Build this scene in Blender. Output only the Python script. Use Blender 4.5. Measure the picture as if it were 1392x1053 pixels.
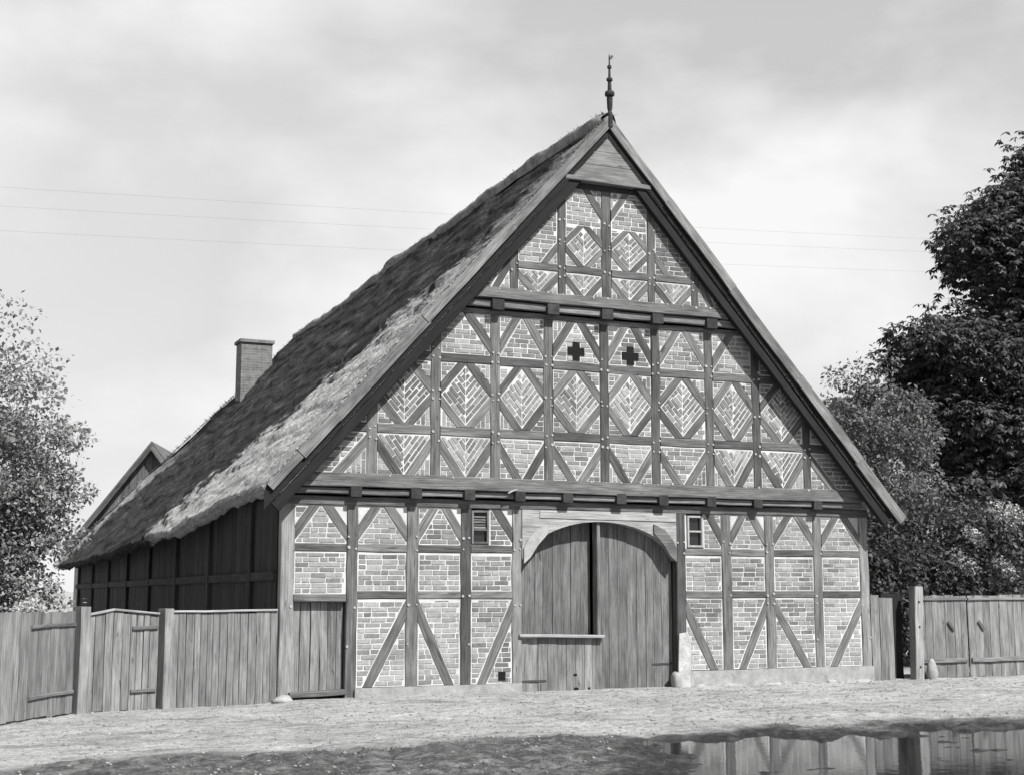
import bpy, math, random
import numpy as np
from mathutils import Vector, Matrix
R = math.radians
rnd = random.Random(7)
nrs = np.random.RandomState(11)
for o in list(bpy.data.objects): bpy.data.objects.remove(o)
S = bpy.context.scene
COL = S.collection

# ------------------------------------------------------------------ camera
YAW, PITCH = 0.41552, 0.14411
cam = bpy.data.cameras.new('camera'); camo = bpy.data.objects.new('camera', cam); COL.objects.link(camo)
camo.location = (-11.916, -22.955, 1.695)
camo.rotation_euler = (math.pi/2 + PITCH, 0, -YAW)
cam.sensor_fit = 'HORIZONTAL'; cam.sensor_width = 36.0
cam.lens = 1890.43/1392*36.0
cam.clip_start = 0.1; cam.clip_end = 4000
S.camera = camo
S.render.resolution_x, S.render.resolution_y = 1024, 774

# ------------------------------------------------------------------ sun, sky, exposure
SUND = Vector((0.41, -1.0, 1.28)).normalized()
sl = bpy.data.lights.new('sun', 'SUN'); sl.energy = 5.0; sl.angle = R(0.6); sl.color = (1.0, 0.995, 0.985)
so = bpy.data.objects.new('sun', sl); COL.objects.link(so); so.location = (10, -30, 40)
so.rotation_euler = SUND.to_track_quat('Z', 'Y').to_euler()
S.view_settings.view_transform = 'Standard'; S.view_settings.look = 'None'
S.view_settings.exposure = 0.8; S.view_settings.gamma = 1.0

W_ = bpy.data.worlds.new('World'); S.world = W_; W_.use_nodes = True
nt = W_.node_tree; N = nt.nodes; L = nt.links
for n in list(N): N.remove(n)
def nd(tree, typ, **kw):
    n = tree.nodes.new(typ)
    for k, v in kw.items():
        if k.startswith('_'): setattr(n, k[1:], v)
        else: n.inputs[k.replace('__', ' ')].default_value = v
    return n
out = nd(nt, 'ShaderNodeOutputWorld'); bg = nd(nt, 'ShaderNodeBackground'); bg.inputs['Strength'].default_value = 0.05
sky = nd(nt, 'ShaderNodeTexSky', _sky_type='NISHITA')
sky.sun_disc = False; sky.sun_elevation = math.asin(SUND.z); sky.sun_rotation = math.atan2(SUND.x, SUND.y)
sky.air_density = 1.2; sky.dust_density = 1.0
bw = nd(nt, 'ShaderNodeRGBToBW'); L.new(sky.outputs[0], bw.inputs[0])
tc = nd(nt, 'ShaderNodeTexCoord'); sep = nd(nt, 'ShaderNodeSeparateXYZ'); L.new(tc.outputs['Generated'], sep.inputs[0])
cmb = nd(nt, 'ShaderNodeMapping'); L.new(tc.outputs['Generated'], cmb.inputs[0])
cmb.inputs['Scale'].default_value = (1, 1, 1.9); cmb.inputs['Location'].default_value = (5.47, 7.0, 1.3)
cl = nd(nt, 'ShaderNodeTexNoise', Scale=3.3, Detail=9.0, Roughness=0.50); L.new(cmb.outputs[0], cl.inputs['Vector'])
cl.inputs['Distortion'].default_value = 0.15
cr = nd(nt, 'ShaderNodeValToRGB'); L.new(cl.outputs['Fac'], cr.inputs[0])
cr.color_ramp.elements[0].position = 0.40; cr.color_ramp.elements[0].color = (0, 0, 0, 1)
cr.color_ramp.elements[1].position = 0.60; cr.color_ramp.elements[1].color = (1, 1, 1, 1)
cl2 = nd(nt, 'ShaderNodeTexNoise', Scale=1.3, Detail=3.0, Roughness=0.5); L.new(cmb.outputs[0], cl2.inputs['Vector'])
mrc = nd(nt, 'ShaderNodeMapRange'); L.new(cl2.outputs['Fac'], mrc.inputs[0])
mrc.inputs[1].default_value = 0.3; mrc.inputs[2].default_value = 0.7; mrc.inputs[3].default_value = 7.8; mrc.inputs[4].default_value = 11.0
hz_ = nd(nt, 'ShaderNodeMapRange'); L.new(sep.outputs['Z'], hz_.inputs[0])   # paler towards the horizon
hz_.inputs[1].default_value = 0.0; hz_.inputs[2].default_value = 0.40; hz_.inputs[3].default_value = 1.30; hz_.inputs[4].default_value = 0.98
mhz = nd(nt, 'ShaderNodeMath', _operation='MULTIPLY'); L.new(mrc.outputs[0], mhz.inputs[0]); L.new(hz_.outputs[0], mhz.inputs[1])
base = nd(nt, 'ShaderNodeMix', _data_type='FLOAT'); base.inputs[0].default_value = 0.85
L.new(bw.outputs[0], base.inputs[2]); L.new(mhz.outputs[0], base.inputs[3])
mxc = nd(nt, 'ShaderNodeMix', _data_type='FLOAT'); L.new(cr.outputs[0], mxc.inputs[0]); L.new(base.outputs[0], mxc.inputs[2])
mxc.inputs[3].default_value = 12.8
# cloud thinned overhead, out of view, to cut sky fill and deepen shadows
cov = nd(nt, 'ShaderNodeMapRange'); cov.interpolation_type = 'SMOOTHSTEP'; L.new(sep.outputs['Z'], cov.inputs[0])
cov.inputs[1].default_value = 0.36; cov.inputs[2].default_value = 0.66; cov.inputs[3].default_value = 1.0; cov.inputs[4].default_value = 0.10
fin_ = nd(nt, 'ShaderNodeMix', _data_type='FLOAT'); L.new(cov.outputs[0], fin_.inputs[0]); L.new(bw.outputs[0], fin_.inputs[2]); L.new(mxc.outputs[0], fin_.inputs[3])
scl = nd(nt, 'ShaderNodeMath', _operation='MULTIPLY'); scl.inputs[1].default_value = 0.85; L.new(fin_.outputs[0], scl.inputs[0])
L.new(scl.outputs[0], bg.inputs['Color']); L.new(bg.outputs[0], out.inputs[0])

# ------------------------------------------------------------------ helpers: objects
WM = {}
def link(name, me, parent=None, M=None, mat=None):
    o = bpy.data.objects.new(name, me); COL.objects.link(o)
    M = M or Matrix.Identity(4); WM[o.name] = M
    if parent is not None:
        o.parent = parent; o.matrix_parent_inverse = WM[parent.name].inverted()
    o.matrix_basis = M
    if mat is not None and me is not None and not me.materials: me.materials.append(mat)
    return o
def tag(o, label=None, cat=None, group=None, kind=None):
    if label: o['label'] = label
    if cat: o['category'] = cat
    if group: o['group'] = group
    if kind: o['kind'] = kind
    return o
def thing(name, loc, label, cat, group=None):
    o = link(name, None, None, Matrix.Translation(Vector(loc)))
    o.empty_display_size = 0.2
    return tag(o, label, cat, group)
def mesh(name, v, f, smooth=False):
    me = bpy.data.meshes.new(name); me.from_pydata([tuple(p) for p in v], [], f); me.update()
    if smooth: me.shade_smooth()
    return me
def fast_mesh(name, V, F, smooth=False):
    V = np.ascontiguousarray(V, dtype=np.float32); F = np.ascontiguousarray(F, dtype=np.int32); k = F.shape[1]
    me = bpy.data.meshes.new(name); me.vertices.add(len(V)); me.vertices.foreach_set('co', V.ravel())
    me.loops.add(F.size); me.loops.foreach_set('vertex_index', F.ravel())
    me.polygons.add(len(F)); me.polygons.foreach_set('loop_start', np.arange(0, F.size, k, dtype=np.int32))
    me.polygons.foreach_set('loop_total', np.full(len(F), k, dtype=np.int32))
    me.update(calc_edges=True); me.validate()
    if smooth: me.shade_smooth()
    return me
def tone_attr(me, vals):
    a = me.attributes.new('tone', 'FLOAT', 'FACE'); a.data.foreach_set('value', np.asarray(vals, dtype=np.float32))
def grid_faces(nr, nc):
    i = np.arange(nr-1)[:, None]*nc + np.arange(nc-1)[None, :]
    return np.stack([i, i+1, i+nc+1, i+nc], -1).reshape(-1, 4)

def beam_mesh(length, w, d, jit=0.006, ch=0.012, seg=None, seed=None):
    """box along local X (0..length), width on Z, depth on Y, chamfered, slightly uneven"""
    r = random.Random(seed if seed is not None else rnd.random())
    seg = seg or max(2, min(9, int(length/0.5)))
    hw, hd = w/2, d/2; ch = min(ch, hw*.4, hd*.4)
    prof = [(-hd, -hw+ch), (-hd, hw-ch), (-hd+ch, hw), (hd-ch, hw), (hd, hw-ch), (hd, -hw+ch), (hd-ch, -hw), (-hd+ch, -hw)]
    v = []; f = []
    for i in range(seg+1):
        ox, oz = r.uniform(-jit, jit)*.5, r.uniform(-jit, jit)
        s = 1+r.uniform(-jit, jit)*2
        if i in (0, seg): oz *= .3
        for (y, z) in prof: v.append((length*i/seg, y+ox*.5, z*s+oz))
    n = 8
    for i in range(seg):
        for k in range(n):
            a = i*n+k; b = i*n+(k+1) % n
            f.append((a, a+n, b+n, b))
    f.append(tuple(range(n))); f.append(tuple(reversed(range(seg*n, seg*n+n))))
    return mesh('beam', v, f)
def frame_matrix(p0, p1, front):
    """local X along p0->p1, local -Y towards 'front'"""
    X = (Vector(p1)-Vector(p0)).normalized(); Yv = -Vector(front)
    Yv = (Yv - X*Yv.dot(X)).normalized(); Zv = X.cross(Yv)
    M = Matrix((X, Yv, Zv)).transposed().to_4x4(); M.translation = Vector(p0); return M
def beam(name, parent, p0, p1, w, d, mat, front=(0, -1, 0), jit=0.010, ch=0.012):
    Lg = (Vector(p1)-Vector(p0)).length
    return link(name, beam_mesh(Lg, w, d, jit, ch), parent, frame_matrix(p0, p1, front), mat)
def box(name, parent, lo, hi, mat, ch=0.006):
    """axis aligned box by corners, grain on its longest side"""
    lo = Vector(lo); hi = Vector(hi); s = hi-lo; c = (lo+hi)/2
    ax = max(range(3), key=lambda i: s[i])
    if ax == 0: return beam(name, parent, (lo.x, c.y, c.z), (hi.x, c.y, c.z), s.z, s.y, mat, (0, -1, 0), .002, ch)
    if ax == 2: return beam(name, parent, (c.x, c.y, lo.z), (c.x, c.y, hi.z), s.x, s.y, mat, (0, -1, 0), .002, ch)
    return beam(name, parent, (c.x, lo.y, c.z), (c.x, hi.y, c.z), s.z, s.x, mat, (-1, 0, 0), .002, ch)

# 2D convex polygon tools (x,z)
def clip(poly, a, b, c):
    """keep a*x+b*z<=c"""
    outp = []
    for i in range(len(poly)):
        P, Q = poly[i], poly[(i+1) % len(poly)]
        dp, dq = a*P[0]+b*P[1]-c, a*Q[0]+b*Q[1]-c
        if dp <= 0: outp.append(P)
        if (dp < 0 and dq > 0) or (dp > 0 and dq < 0):
            t = dp/(dp-dq); outp.append((P[0]+(Q[0]-P[0])*t, P[1]+(Q[1]-P[1])*t))
    return outp
def area(p): return 0.5*sum(p[i][0]*p[(i+1) % len(p)][1]-p[(i+1) % len(p)][0]*p[i][1] for i in range(len(p)))
def ccw(p): return p if area(p) > 0 else p[::-1]
def clean(p):
    q = []
    for a in p:
        if not q or math.hypot(a[0]-q[-1][0], a[1]-q[-1][1]) > 1e-4: q.append(a)
    if len(q) > 1 and math.hypot(q[0][0]-q[-1][0], q[0][1]-q[-1][1]) < 1e-4: q.pop()
    return q
def halfplanes(p):
    hs = []
    for i in range(len(p)):
        P, Q = p[i], p[(i+1) % len(p)]; dx, dz = Q[0]-P[0], Q[1]-P[1]; l = math.hypot(dx, dz)
        if l < 1e-6: continue
        a, b = dz/l, -dx/l; hs.append((a, b, a*P[0]+b*P[1]))
    return hs
def inset(p, m):
    p = ccw(clean(p)); q = p
    for a, b, c in halfplanes(p):
        q = clip(q, a, b, c-m)
        if len(q) < 3: return []
    return clean(q)
def rect(x0, z0, x1, z1): return [(x0, z0), (x1, z0), (x1, z1), (x0, z1)]
def prism(poly, y0, y1):
    """front at y0 (smaller), back at y1; poly ccw in (x,z)"""
    n = len(poly); v = [(x, y0, z) for x, z in poly]+[(x, y1, z) for x, z in poly]
    f = [tuple(range(n))]+[(i, n+i, n+(i+1) % n, (i+1) % n) for i in range(n)]
    return v, f
def prism_obj(name, parent, poly, y0, y1, mat, axis=None):
    """prism in facade plane, local X along axis (dx,dz) so grain follows it"""
    poly = ccw(clean(poly))
    if len(poly) < 3: return None
    if axis is None: axis = (1, 0)
    cx = sum(p[0] for p in poly)/len(poly); cz = sum(p[1] for p in poly)/len(poly)
    M = frame_matrix((cx, 0, cz), (cx+axis[0], 0, cz+axis[1]), (0, -1, 0)); Mi = M.inverted()
    v, f = prism(poly, y0, y1); n = len(poly); f.append(tuple(reversed(range(n, 2*n))))
    return link(name, mesh(name, [Mi @ Vector(p) for p in v], f), parent, M, mat)

# numpy value noise
_T = nrs.rand(256, 256)
def vn(x, y):
    xi = np.floor(x).astype(int); yi = np.floor(y).astype(int); fx = x-xi; fy = y-yi
    fx = fx*fx*(3-2*fx); fy = fy*fy*(3-2*fy)
    a = _T[xi & 255, yi & 255]; b = _T[(xi+1) & 255, yi & 255]; c = _T[xi & 255, (yi+1) & 255]; d = _T[(xi+1) & 255, (yi+1) & 255]
    return (a*(1-fx)+b*fx)*(1-fy)+(c*(1-fx)+d*fx)*fy
def fbm(x, y, o=4, g=.5):
    s = 0; a = 1; t = 0
    for i in range(o):
        s = s+a*vn(x+17.3*i, y-9.1*i); t += a; a *= g; x = x*2.03; y = y*2.03
    return s/t
def sstep(a, b, x):
    t = np.clip((x-a)/(b-a), 0, 1); return t*t*(3-2*t)

# ------------------------------------------------------------------ materials (all neutral greys: a black and white photograph)
def newmat(name, rough=0.9, spec=0.25):
    m = bpy.data.materials.new(name); m.use_nodes = True; t = m.node_tree
    b = t.nodes['Principled BSDF']; b.inputs['Roughness'].default_value = rough
    b.inputs['Specular IOR Level'].default_value = spec
    return m, t, b
ALB = .66
def g(v): return (v, v, v, 1)
def ramp(t, fac, stops):
    r = t.nodes.new('ShaderNodeValToRGB'); t.links.new(fac, r.inputs[0]); e = r.color_ramp.elements
    while len(e) < len(stops): e.new(0.5)
    for i, (p, v) in enumerate(stops): e[i].position = p; e[i].color = g(v)
    return r.outputs[0]
def noise(t, vec, scale, detail=4, rough=.55, dist=0, sc3=None):
    if sc3:
        mp = t.nodes.new('ShaderNodeMapping'); mp.inputs['Scale'].default_value = sc3; t.links.new(vec, mp.inputs[0]); vec = mp.outputs[0]
    n = t.nodes.new('ShaderNodeTexNoise'); n.inputs['Scale'].default_value = scale; n.inputs['Detail'].default_value = detail
    n.inputs['Roughness'].default_value = rough; n.inputs['Distortion'].default_value = dist; t.links.new(vec, n.inputs['Vector'])
    return n.outputs['Fac']
def mth(t, op, a, b=None):
    n = t.nodes.new('ShaderNodeMath'); n.operation = op
    for i, x in enumerate((a, b)):
        if x is None: continue
        if isinstance(x, (int, float)): n.inputs[i].default_value = x
        else: t.links.new(x, n.inputs[i])
    return n.outputs[0]
def mixv(t, fac, a, b):
    n = t.nodes.new('ShaderNodeMix'); n.data_type = 'FLOAT'
    for i, x in ((0, fac), (2, a), (3, b)):
        if isinstance(x, (int, float)): n.inputs[i].default_value = x
        else: t.links.new(x, n.inputs[i])
    return n.outputs[0]
def bump(t, b, h, strength=.4, dist=.01):
    n = t.nodes.new('ShaderNodeBump'); n.inputs['Strength'].default_value = strength; n.inputs['Distance'].default_value = dist
    t.links.new(h, n.inputs['Height']); t.links.new(n.outputs[0], b.inputs['Normal'])
def coords(t, kind):
    n = t.nodes.new('ShaderNodeTexCoord'); return n.outputs[kind]
def posn(t): return t.nodes.new('ShaderNodeNewGeometry').outputs['Position']
def orand(t): return t.nodes.new('ShaderNodeObjectInfo').outputs['Random']
def color(t, b, v):
    if isinstance(v, (int, float)): b.inputs['Base Color'].default_value = g(v)
    else: t.links.new(mth(t, 'MULTIPLY', v, ALB), b.inputs['Base Color'])

def wood(name, lo, hi, var=.5, stain=.35, rough=.85):
    m, t, b = newmat(name, rough); oc = coords(t, 'Object'); rd = orand(t)
    off = t.nodes.new('ShaderNodeVectorMath'); off.operation = 'ADD'; t.links.new(oc, off.inputs[0])
    cx = t.nodes.new('ShaderNodeCombineXYZ'); k = mth(t, 'MULTIPLY', rd, 37.0)
    for i in range(3): t.links.new(k, cx.inputs[i])
    t.links.new(cx.outputs[0], off.inputs[1]); v = off.outputs[0]
    n1 = noise(t, v, 1.0, 6, .62, .4, (1.8, 52, 52))
    n2 = noise(t, v, 1.0, 5, .62, 0, (1.6, 7, 7))
    n3 = noise(t, v, 1.0, 5, .7, 0, (3.0, 120, 120))
    c = ramp(t, n1, [(.30, lo*.62), (.5, (lo+hi)/2), (.70, hi*1.1)])
    tv = mth(t, 'ADD', mth(t, 'MULTIPLY', rd, var), 1-var*.5)
    c = mth(t, 'MULTIPLY', c, tv)
    st = ramp(t, n2, [(.35, 1-stain), (.65, 1.12)])
    c = mth(t, 'MULTIPLY', c, st)
    ck = ramp(t, n3, [(.30, .45), (.40, 1.0)])
    c = mth(t, 'MULTIPLY', c, ck)
    kn = noise(t, v, 1.0, 2, .5, .6, (2.6, 11, 11)); c = mth(t, 'MULTIPLY', c, ramp(t, kn, [(.24, .42), (.31, 1.0)]))
    color(t, b, c); bump(t, b, mth(t, 'ADD', n1, mth(t, 'MULTIPLY', n3, .7)), .55, .012)
    return m
M_timber = wood('weathered_oak', .10, .23, .85, .4)
M_beam = wood('weathered_beam', .115, .24, .35, .4)
M_lightwood = wood('pale_wood', .34, .52, .3, .25)
M_corner = wood('pale_corner_post', .26, .40, .2, .3)
M_fence = wood('grey_fence_board', .20, .34, .4, .35)
M_post = wood('fence_post_wood', .24, .36, .3, .3)
M_gate = wood('gate_board', .15, .255, .3, .4)
M_halfdoor = wood('half_door_board', .24, .38, .35, .45)
M_barge = wood('silvered_board', .18, .32, .4, .45)
M_dark = wood('dark_board', .035, .075, .5, .4)
M_gablet = wood('gablet_board', .20, .33, .35, .35)

def brickmat():
    m, t, b = newmat('brick', .92); p = posn(t)
    at = t.nodes.new('ShaderNodeAttribute'); at.attribute_name = 'tone'; tone = at.outputs['Fac']
    n1 = noise(t, p, 45, 4, .65); n2 = noise(t, p, .8, 5, .6); n3 = noise(t, p, 14, 3, .6)
    c = mixv(t, tone, .17, .41)
    c = mth(t, 'MULTIPLY', c, ramp(t, n1, [(.25, .72), (.75, 1.2)]))
    c = mth(t, 'MULTIPLY', c, ramp(t, n3, [(.3, .80), (.7, 1.15)]))
    c = mth(t, 'MULTIPLY', c, ramp(t, noise(t, p, .6, 6, .65), [(.36, .78), (.62, 1.1)]))
    smear = mth(t, 'MULTIPLY', ramp(t, n2, [(.48, .0), (.75, .62)]), ramp(t, n3, [(.3, .35), (.6, 1)]))
    c = mixv(t, smear, c, .52)
    color(t, b, c); bump(t, b, n1, .5, .01); return m
M_brick = brickmat()
def mortarmat():
    m, t, b = newmat('lime_mortar', .95); p = posn(t)
    n1 = noise(t, p, 3, 6, .6); n2 = noise(t, p, 60, 3, .6)
    n3 = noise(t, p, .55, 6, .65)
    c = mth(t, 'MULTIPLY', ramp(t, n1, [(.3, .60), (.65, .88)]), ramp(t, n2, [(.3, .82), (.7, 1.08)]))
    c = mth(t, 'MULTIPLY', c, ramp(t, n3, [(.35, .74), (.6, 1.04)]))
    color(t, b, c); bump(t, b, n2, .5, .01); return m
M_mortar = mortarmat()
def stonemat(name, a, c_, sc=6):
    m, t, b = newmat(name, .92); p = posn(t); n1 = noise(t, p, sc, 7, .65); n2 = noise(t, p, sc*9, 3, .6)
    color(t, b, mth(t, 'MULTIPLY', ramp(t, n1, [(.3, a), (.7, c_)]), ramp(t, n2, [(.3, .82), (.7, 1.1)])))
    bump(t, b, mth(t, 'ADD', n1, n2), .5, .02); return m
M_stone = stonemat('limewashed_stone', .30, .52)
M_pier = stonemat('limewashed_pier', .40, .72, 4)
M_pebble = stonemat('pebble', .14, .50, 5)
def flat(name, v, rough=.9, spec=.25):
    m, t, b = newmat(name, rough, spec); p = posn(t)
    color(t, b, mth(t, 'MULTIPLY', ramp(t, noise(t, p, 9, 5), [(.3, .8), (.7, 1.15)]), v)); return m
M_black = flat('painted_dark', .008)  # near-black colour stands in for unlit openings and interiors
M_shade = wood('shade_black_wood', .012, .028, .3, .3)  # near-black wood: shade of overhang and gap put into the colour
M_peg = flat('pale_peg', .46)
M_iron = flat('iron', .05, .6, .5)
M_wire = flat('wire', .3, .6, .4)
M_white = flat('white_paint', .44)
def glassmat():
    m, t, b = newmat('window_glass', .08, .5); color(t, b, .015); return m
M_glass = glassmat()

# ------------------------------------------------------------------ ground
GZ = -0.10
PUD = np.array([(-5.9, -12.2), (-5.75, -11.2), (-4.6, -9.3), (-3.4, -7.75), (-1.7, -7.65), (-.2, -7.9), (1.0, -7.7), (2.4, -7.6), (4.6, -7.5), (5.6, -8.8), (4.0, -11.2), (.6, -13.4), (-2.6, -14.6), (-4.6, -14.0)])
def poly_sd(P, X, Y):
    d = np.full(X.shape, 1e9); ins = np.zeros(X.shape, bool); n = len(P)
    for i in range(n):
        a = P[i]; b = P[(i+1) % n]; e = b-a; wx = X-a[0]; wy = Y-a[1]
        t = np.clip((wx*e[0]+wy*e[1])/(e@e), 0, 1)
        d = np.minimum(d, np.hypot(wx-e[0]*t, wy-e[1]*t))
        c1 = (a[1] <= Y) != (b[1] <= Y)
        with np.errstate(divide='ignore', invalid='ignore'):
            xx = a[0]+(Y-a[1])/(b[1]-a[1]+1e-12)*e[0]
        ins ^= c1 & (X < xx)
    return np.where(ins, -d, d)
WATER = GZ-0.052
def ground_h(X, Y):
    near = sstep(60, 20, np.hypot(X+2, Y+6))
    h = GZ-.05*sstep(-5.6, -6.6, X)*sstep(-7, -2, Y)
    h = h+near*((fbm(X*.35, Y*.35, 3)-.5)*.10*sstep(-.6, -3, Y)+(fbm(X*3.6+8, Y*3.6, 3)-.5)*.035*sstep(-.3, -1.5, Y)+(fbm(X*1.6+5, Y*1.6, 4)-.5)*.05*sstep(-.1, -1.5, Y)+(fbm(X*7, Y*7, 3)-.5)*.018)
    sd = poly_sd(PUD, X, Y)+(fbm(X*1.3+3, Y*1.3, 4)-.5)*1.7
    h = h*(1-sstep(.9, .1, sd))+sstep(.9, .1, sd)*(GZ-.010+(h-GZ)*.45)
    h = h-sstep(.25, -.75, sd)*.085+sstep(.6, -.3, sd)*(fbm(X*3.2+1, Y*5.0, 4)-.5)*.15+sstep(.5, -.2, sd)*(fbm(X*14+1, Y*14, 2)-.5)*.02
    for cxr, k_, amp in ((.75, .030, 1.0), (-.70, .030, 1.0), (-2.6, -.012, .7), (-1.3, -.012, .7)):      # old wheel ruts leading out of the gate
        dr = X-(cxr+k_*(Y+.5)**2); h = h-near*amp*.035*np.exp(-(dr/.085)**2)*sstep(-.8, -2.0, Y)*(.3+1.1*fbm(X*.7+2, Y*.9, 2))+near*amp*.012*np.exp(-((np.abs(dr)-.17)/.06)**2)*sstep(-.8, -2.0, Y)
    mud = sstep(-6.7, -7.7, Y+(fbm(X*.8, Y*.8, 4)-.5)*1.7)*sstep(-12.5, -10.2, X+(fbm(X*.9, Y*.9+4, 3)-.5)*2)*near
    h = h+mud*sstep(-.2, .8, sd)*(fbm(X*3.2, Y*3.2, 4)-.5)*.12
    return h, mud, sd
def axis(lo, hi, step, far, grow=1.22):
    a = list(np.arange(lo, hi+1e-6, step)); s = step; x = lo; left = []
    while x > -far: s *= grow; x -= s; left.append(x)
    s = step; x = hi; right = []
    while x < far: s *= grow; x += s; right.append(x)
    return np.array(left[::-1]+a+right)
gx = axis(-12.6, 9.5, .055, 900); gy = axis(-13.6, 1.0, .045, 900)
GX, GY = np.meshgrid(gx, gy); GH, GM, GSD = ground_h(GX, GY)
gme = fast_mesh('ground', np.stack([GX, GY, GH], -1).reshape(-1, 3), grid_faces(len(gy), len(gx)), True)
a = gme.attributes.new('mud', 'FLOAT', 'POINT')
wet = sstep(.55, .0, GSD)
a.data.foreach_set('value', np.clip(GM.ravel()*.95, 0, 1).astype(np.float32))
a = gme.attributes.new('wet', 'FLOAT', 'POINT'); a.data.foreach_set('value', wet.ravel().astype(np.float32))
def groundmat():
    m, t, b = newmat('trodden_sand', .95, .2); p = posn(t)
    n1 = noise(t, p, .7, 7, .62, .5); n2 = noise(t, p, 9, 5, .65); n3 = noise(t, p, 60, 3, .7)
    n4 = noise(t, p, 2.2, 6, .6, .8, (.5, 1.6, 1))
    c = ramp(t, n1, [(.28, .38), (.5, .54), (.72, .66)])
    c = mth(t, 'MULTIPLY', c, ramp(t, n2, [(.30, .58), (.48, 1.0), (.75, 1.15)]))
    c = mth(t, 'MULTIPLY', c, ramp(t, n3, [(.28, .70), (.7, 1.12)]))
    c = mth(t, 'MULTIPLY', c, ramp(t, noise(t, p, 24, 4, .7), [(.34, .55), (.46, 1.0), (.7, 1.15)]))
    c = mth(t, 'MULTIPLY', c, ramp(t, n4, [(.34, .58), (.50, 1.0)]))
    at = t.nodes.new('ShaderNodeAttribute'); at.attribute_name = 'mud'
    mm = mth(t, 'MULTIPLY', at.outputs['Fac'], ramp(t, noise(t, p, 4.5, 5, .65), [(.36, .55), (.52, 1.0)]))
    dk = ramp(t, noise(t, p, 11, 6, .72), [(.34, .03), (.52, .085), (.66, .22), (.76, .42)])
    c = mixv(t, mm, c, dk)
    aw = t.nodes.new('ShaderNodeAttribute'); aw.attribute_name = 'wet'
    wv = mth(t, 'MULTIPLY', aw.outputs['Fac'], ramp(t, mth(t, 'ADD', mth(t, 'MULTIPLY', n2, .6), mth(t, 'MULTIPLY', aw.outputs['Fac'], .5)), [(.38, .25), (.66, 1.0)]))
    c = mth(t, 'MULTIPLY', c, mixv(t, wv, 1.0, .34))
    t.links.new(mixv(t, wv, .95, .5), b.inputs['Roughness'])
    color(t, b, c); bump(t, b, mth(t, 'ADD', n2, mth(t, 'MULTIPLY', n3, .5)), .9, .06); return m
tag(link('ground', gme, mat=groundmat()), 'trodden pale sandy farmyard ground with dark muddy foreground', None, None, 'structure')
def watermat():
    m, t, b = newmat('puddle_water', .045, .5); color(t, b, .022); b.inputs['IOR'].default_value = 1.33
    bump(t, b, noise(t, posn(t), 5.0, 4, .55), .06, .02); return m
pp = PUD.mean(0)+(PUD-PUD.mean(0))*1.10
tag(link('puddle', mesh('puddle', [(x, y, WATER) for x, y in pp], [tuple(range(len(pp)))[::-1]]), mat=watermat()), 'shallow rain puddle mirroring the barn wall', None, None, 'structure')
pm = bpy.data.objects['puddle'].data
if pm.polygons[0].normal.z < 0: pm.flip_normals()

# ------------------------------------------------------------------ the barn
barn = thing('half_timbered_barn', (0, 0, GZ), 'large thatched half-timbered barn with patterned brick gable and arched gate', 'barn')
BRICKS = []          # (poly, y_front, tone, panel, full?)
CAMP = np.array((-11.916, -22.955))
def roofclip(poly, off=10.32):
    p = clip(poly, 1.12, 1, off); return clip(p, -1.12, 1, off) if len(p) > 2 else p
def lay(poly, ang, panel, yf, L=.262, h=.066, gap=.0215, shortp=.16, first=0.0):
    ca, sa = math.cos(ang), math.sin(ang)
    us = [p[0]*ca+p[1]*sa for p in poly]; vs = [-p[0]*sa+p[1]*ca for p in poly]
    ptone = rnd.gauss(.62 if yf > -.1 else .46, .2); v = min(vs)+first; row = rnd.randint(0, 1); hs = halfplanes(ccw(poly))
    while v < max(vs):
        u = min(us)-rnd.uniform(.0, .05)-(L+gap)*(.5 if row % 2 else 0)
        while u < max(us):
            l = L*rnd.uniform(.93, 1.05) if rnd.random() > shortp else L*.47
            j = .0035
            q = [(u+rnd.uniform(-j, j), v+rnd.uniform(-j, j)), (u+l+rnd.uniform(-j, j), v+rnd.uniform(-j, j)),
                 (u+l+rnd.uniform(-j, j), v+h+rnd.uniform(-j, j)), (u+rnd.uniform(-j, j), v+h+rnd.uniform(-j, j))]
            u += l+gap*rnd.uniform(.8, 1.3)
            q = [(a*ca-b*sa, a*sa+b*ca) for a, b in q]
            full = True
            for (a, b, c) in hs:
                if any(a*x+b*z > c+1e-6 for x, z in q): full = False
                q = clip(q, a, b, c)
                if len(q) < 3: break
            if len(q) < 3: continue
            q = ccw(clean(q))
            if len(q) < 3 or abs(area(q)) < .0016: continue
            BRICKS.append((q, yf-.003+rnd.uniform(-.004, .004), min(1.35, max(-.4, rnd.gauss(ptone, .34)-(.55 if rnd.random() < .05 else 0))), panel, full))
        v += h+gap*rnd.uniform(.9, 1.12); row += 1
def fill(poly, pattern, yl):
    poly = ccw(clean(poly))
    if len(poly) < 3 or abs(area(poly)) < .006: return
    panel = prism_obj('brick_panel', barn, poly, yl+.005, yl+.13, M_mortar)
    q = inset(poly, .028 if abs(area(poly)) > .12 else .019)
    if len(q) < 3: return
    if pattern == 'plaster': return
    if pattern == 'h': lay(q, rnd.uniform(-.006, .006), panel, yl)
    elif pattern == 'v': lay(q, math.pi/2, panel, yl)
    elif isinstance(pattern, tuple):           # chevron: (mid x, slope angle)
        cx, an = pattern
        lq = clip(q, 1, 0, cx-.009); rq = clip(q, -1, 0, -cx-.009)
        if len(lq) > 2: lay(lq, -an, panel, yl, L=.235, h=.060, shortp=.03)
        if len(rq) > 2: lay(rq, an, panel, yl, L=.235, h=.060, shortp=.03)
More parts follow.
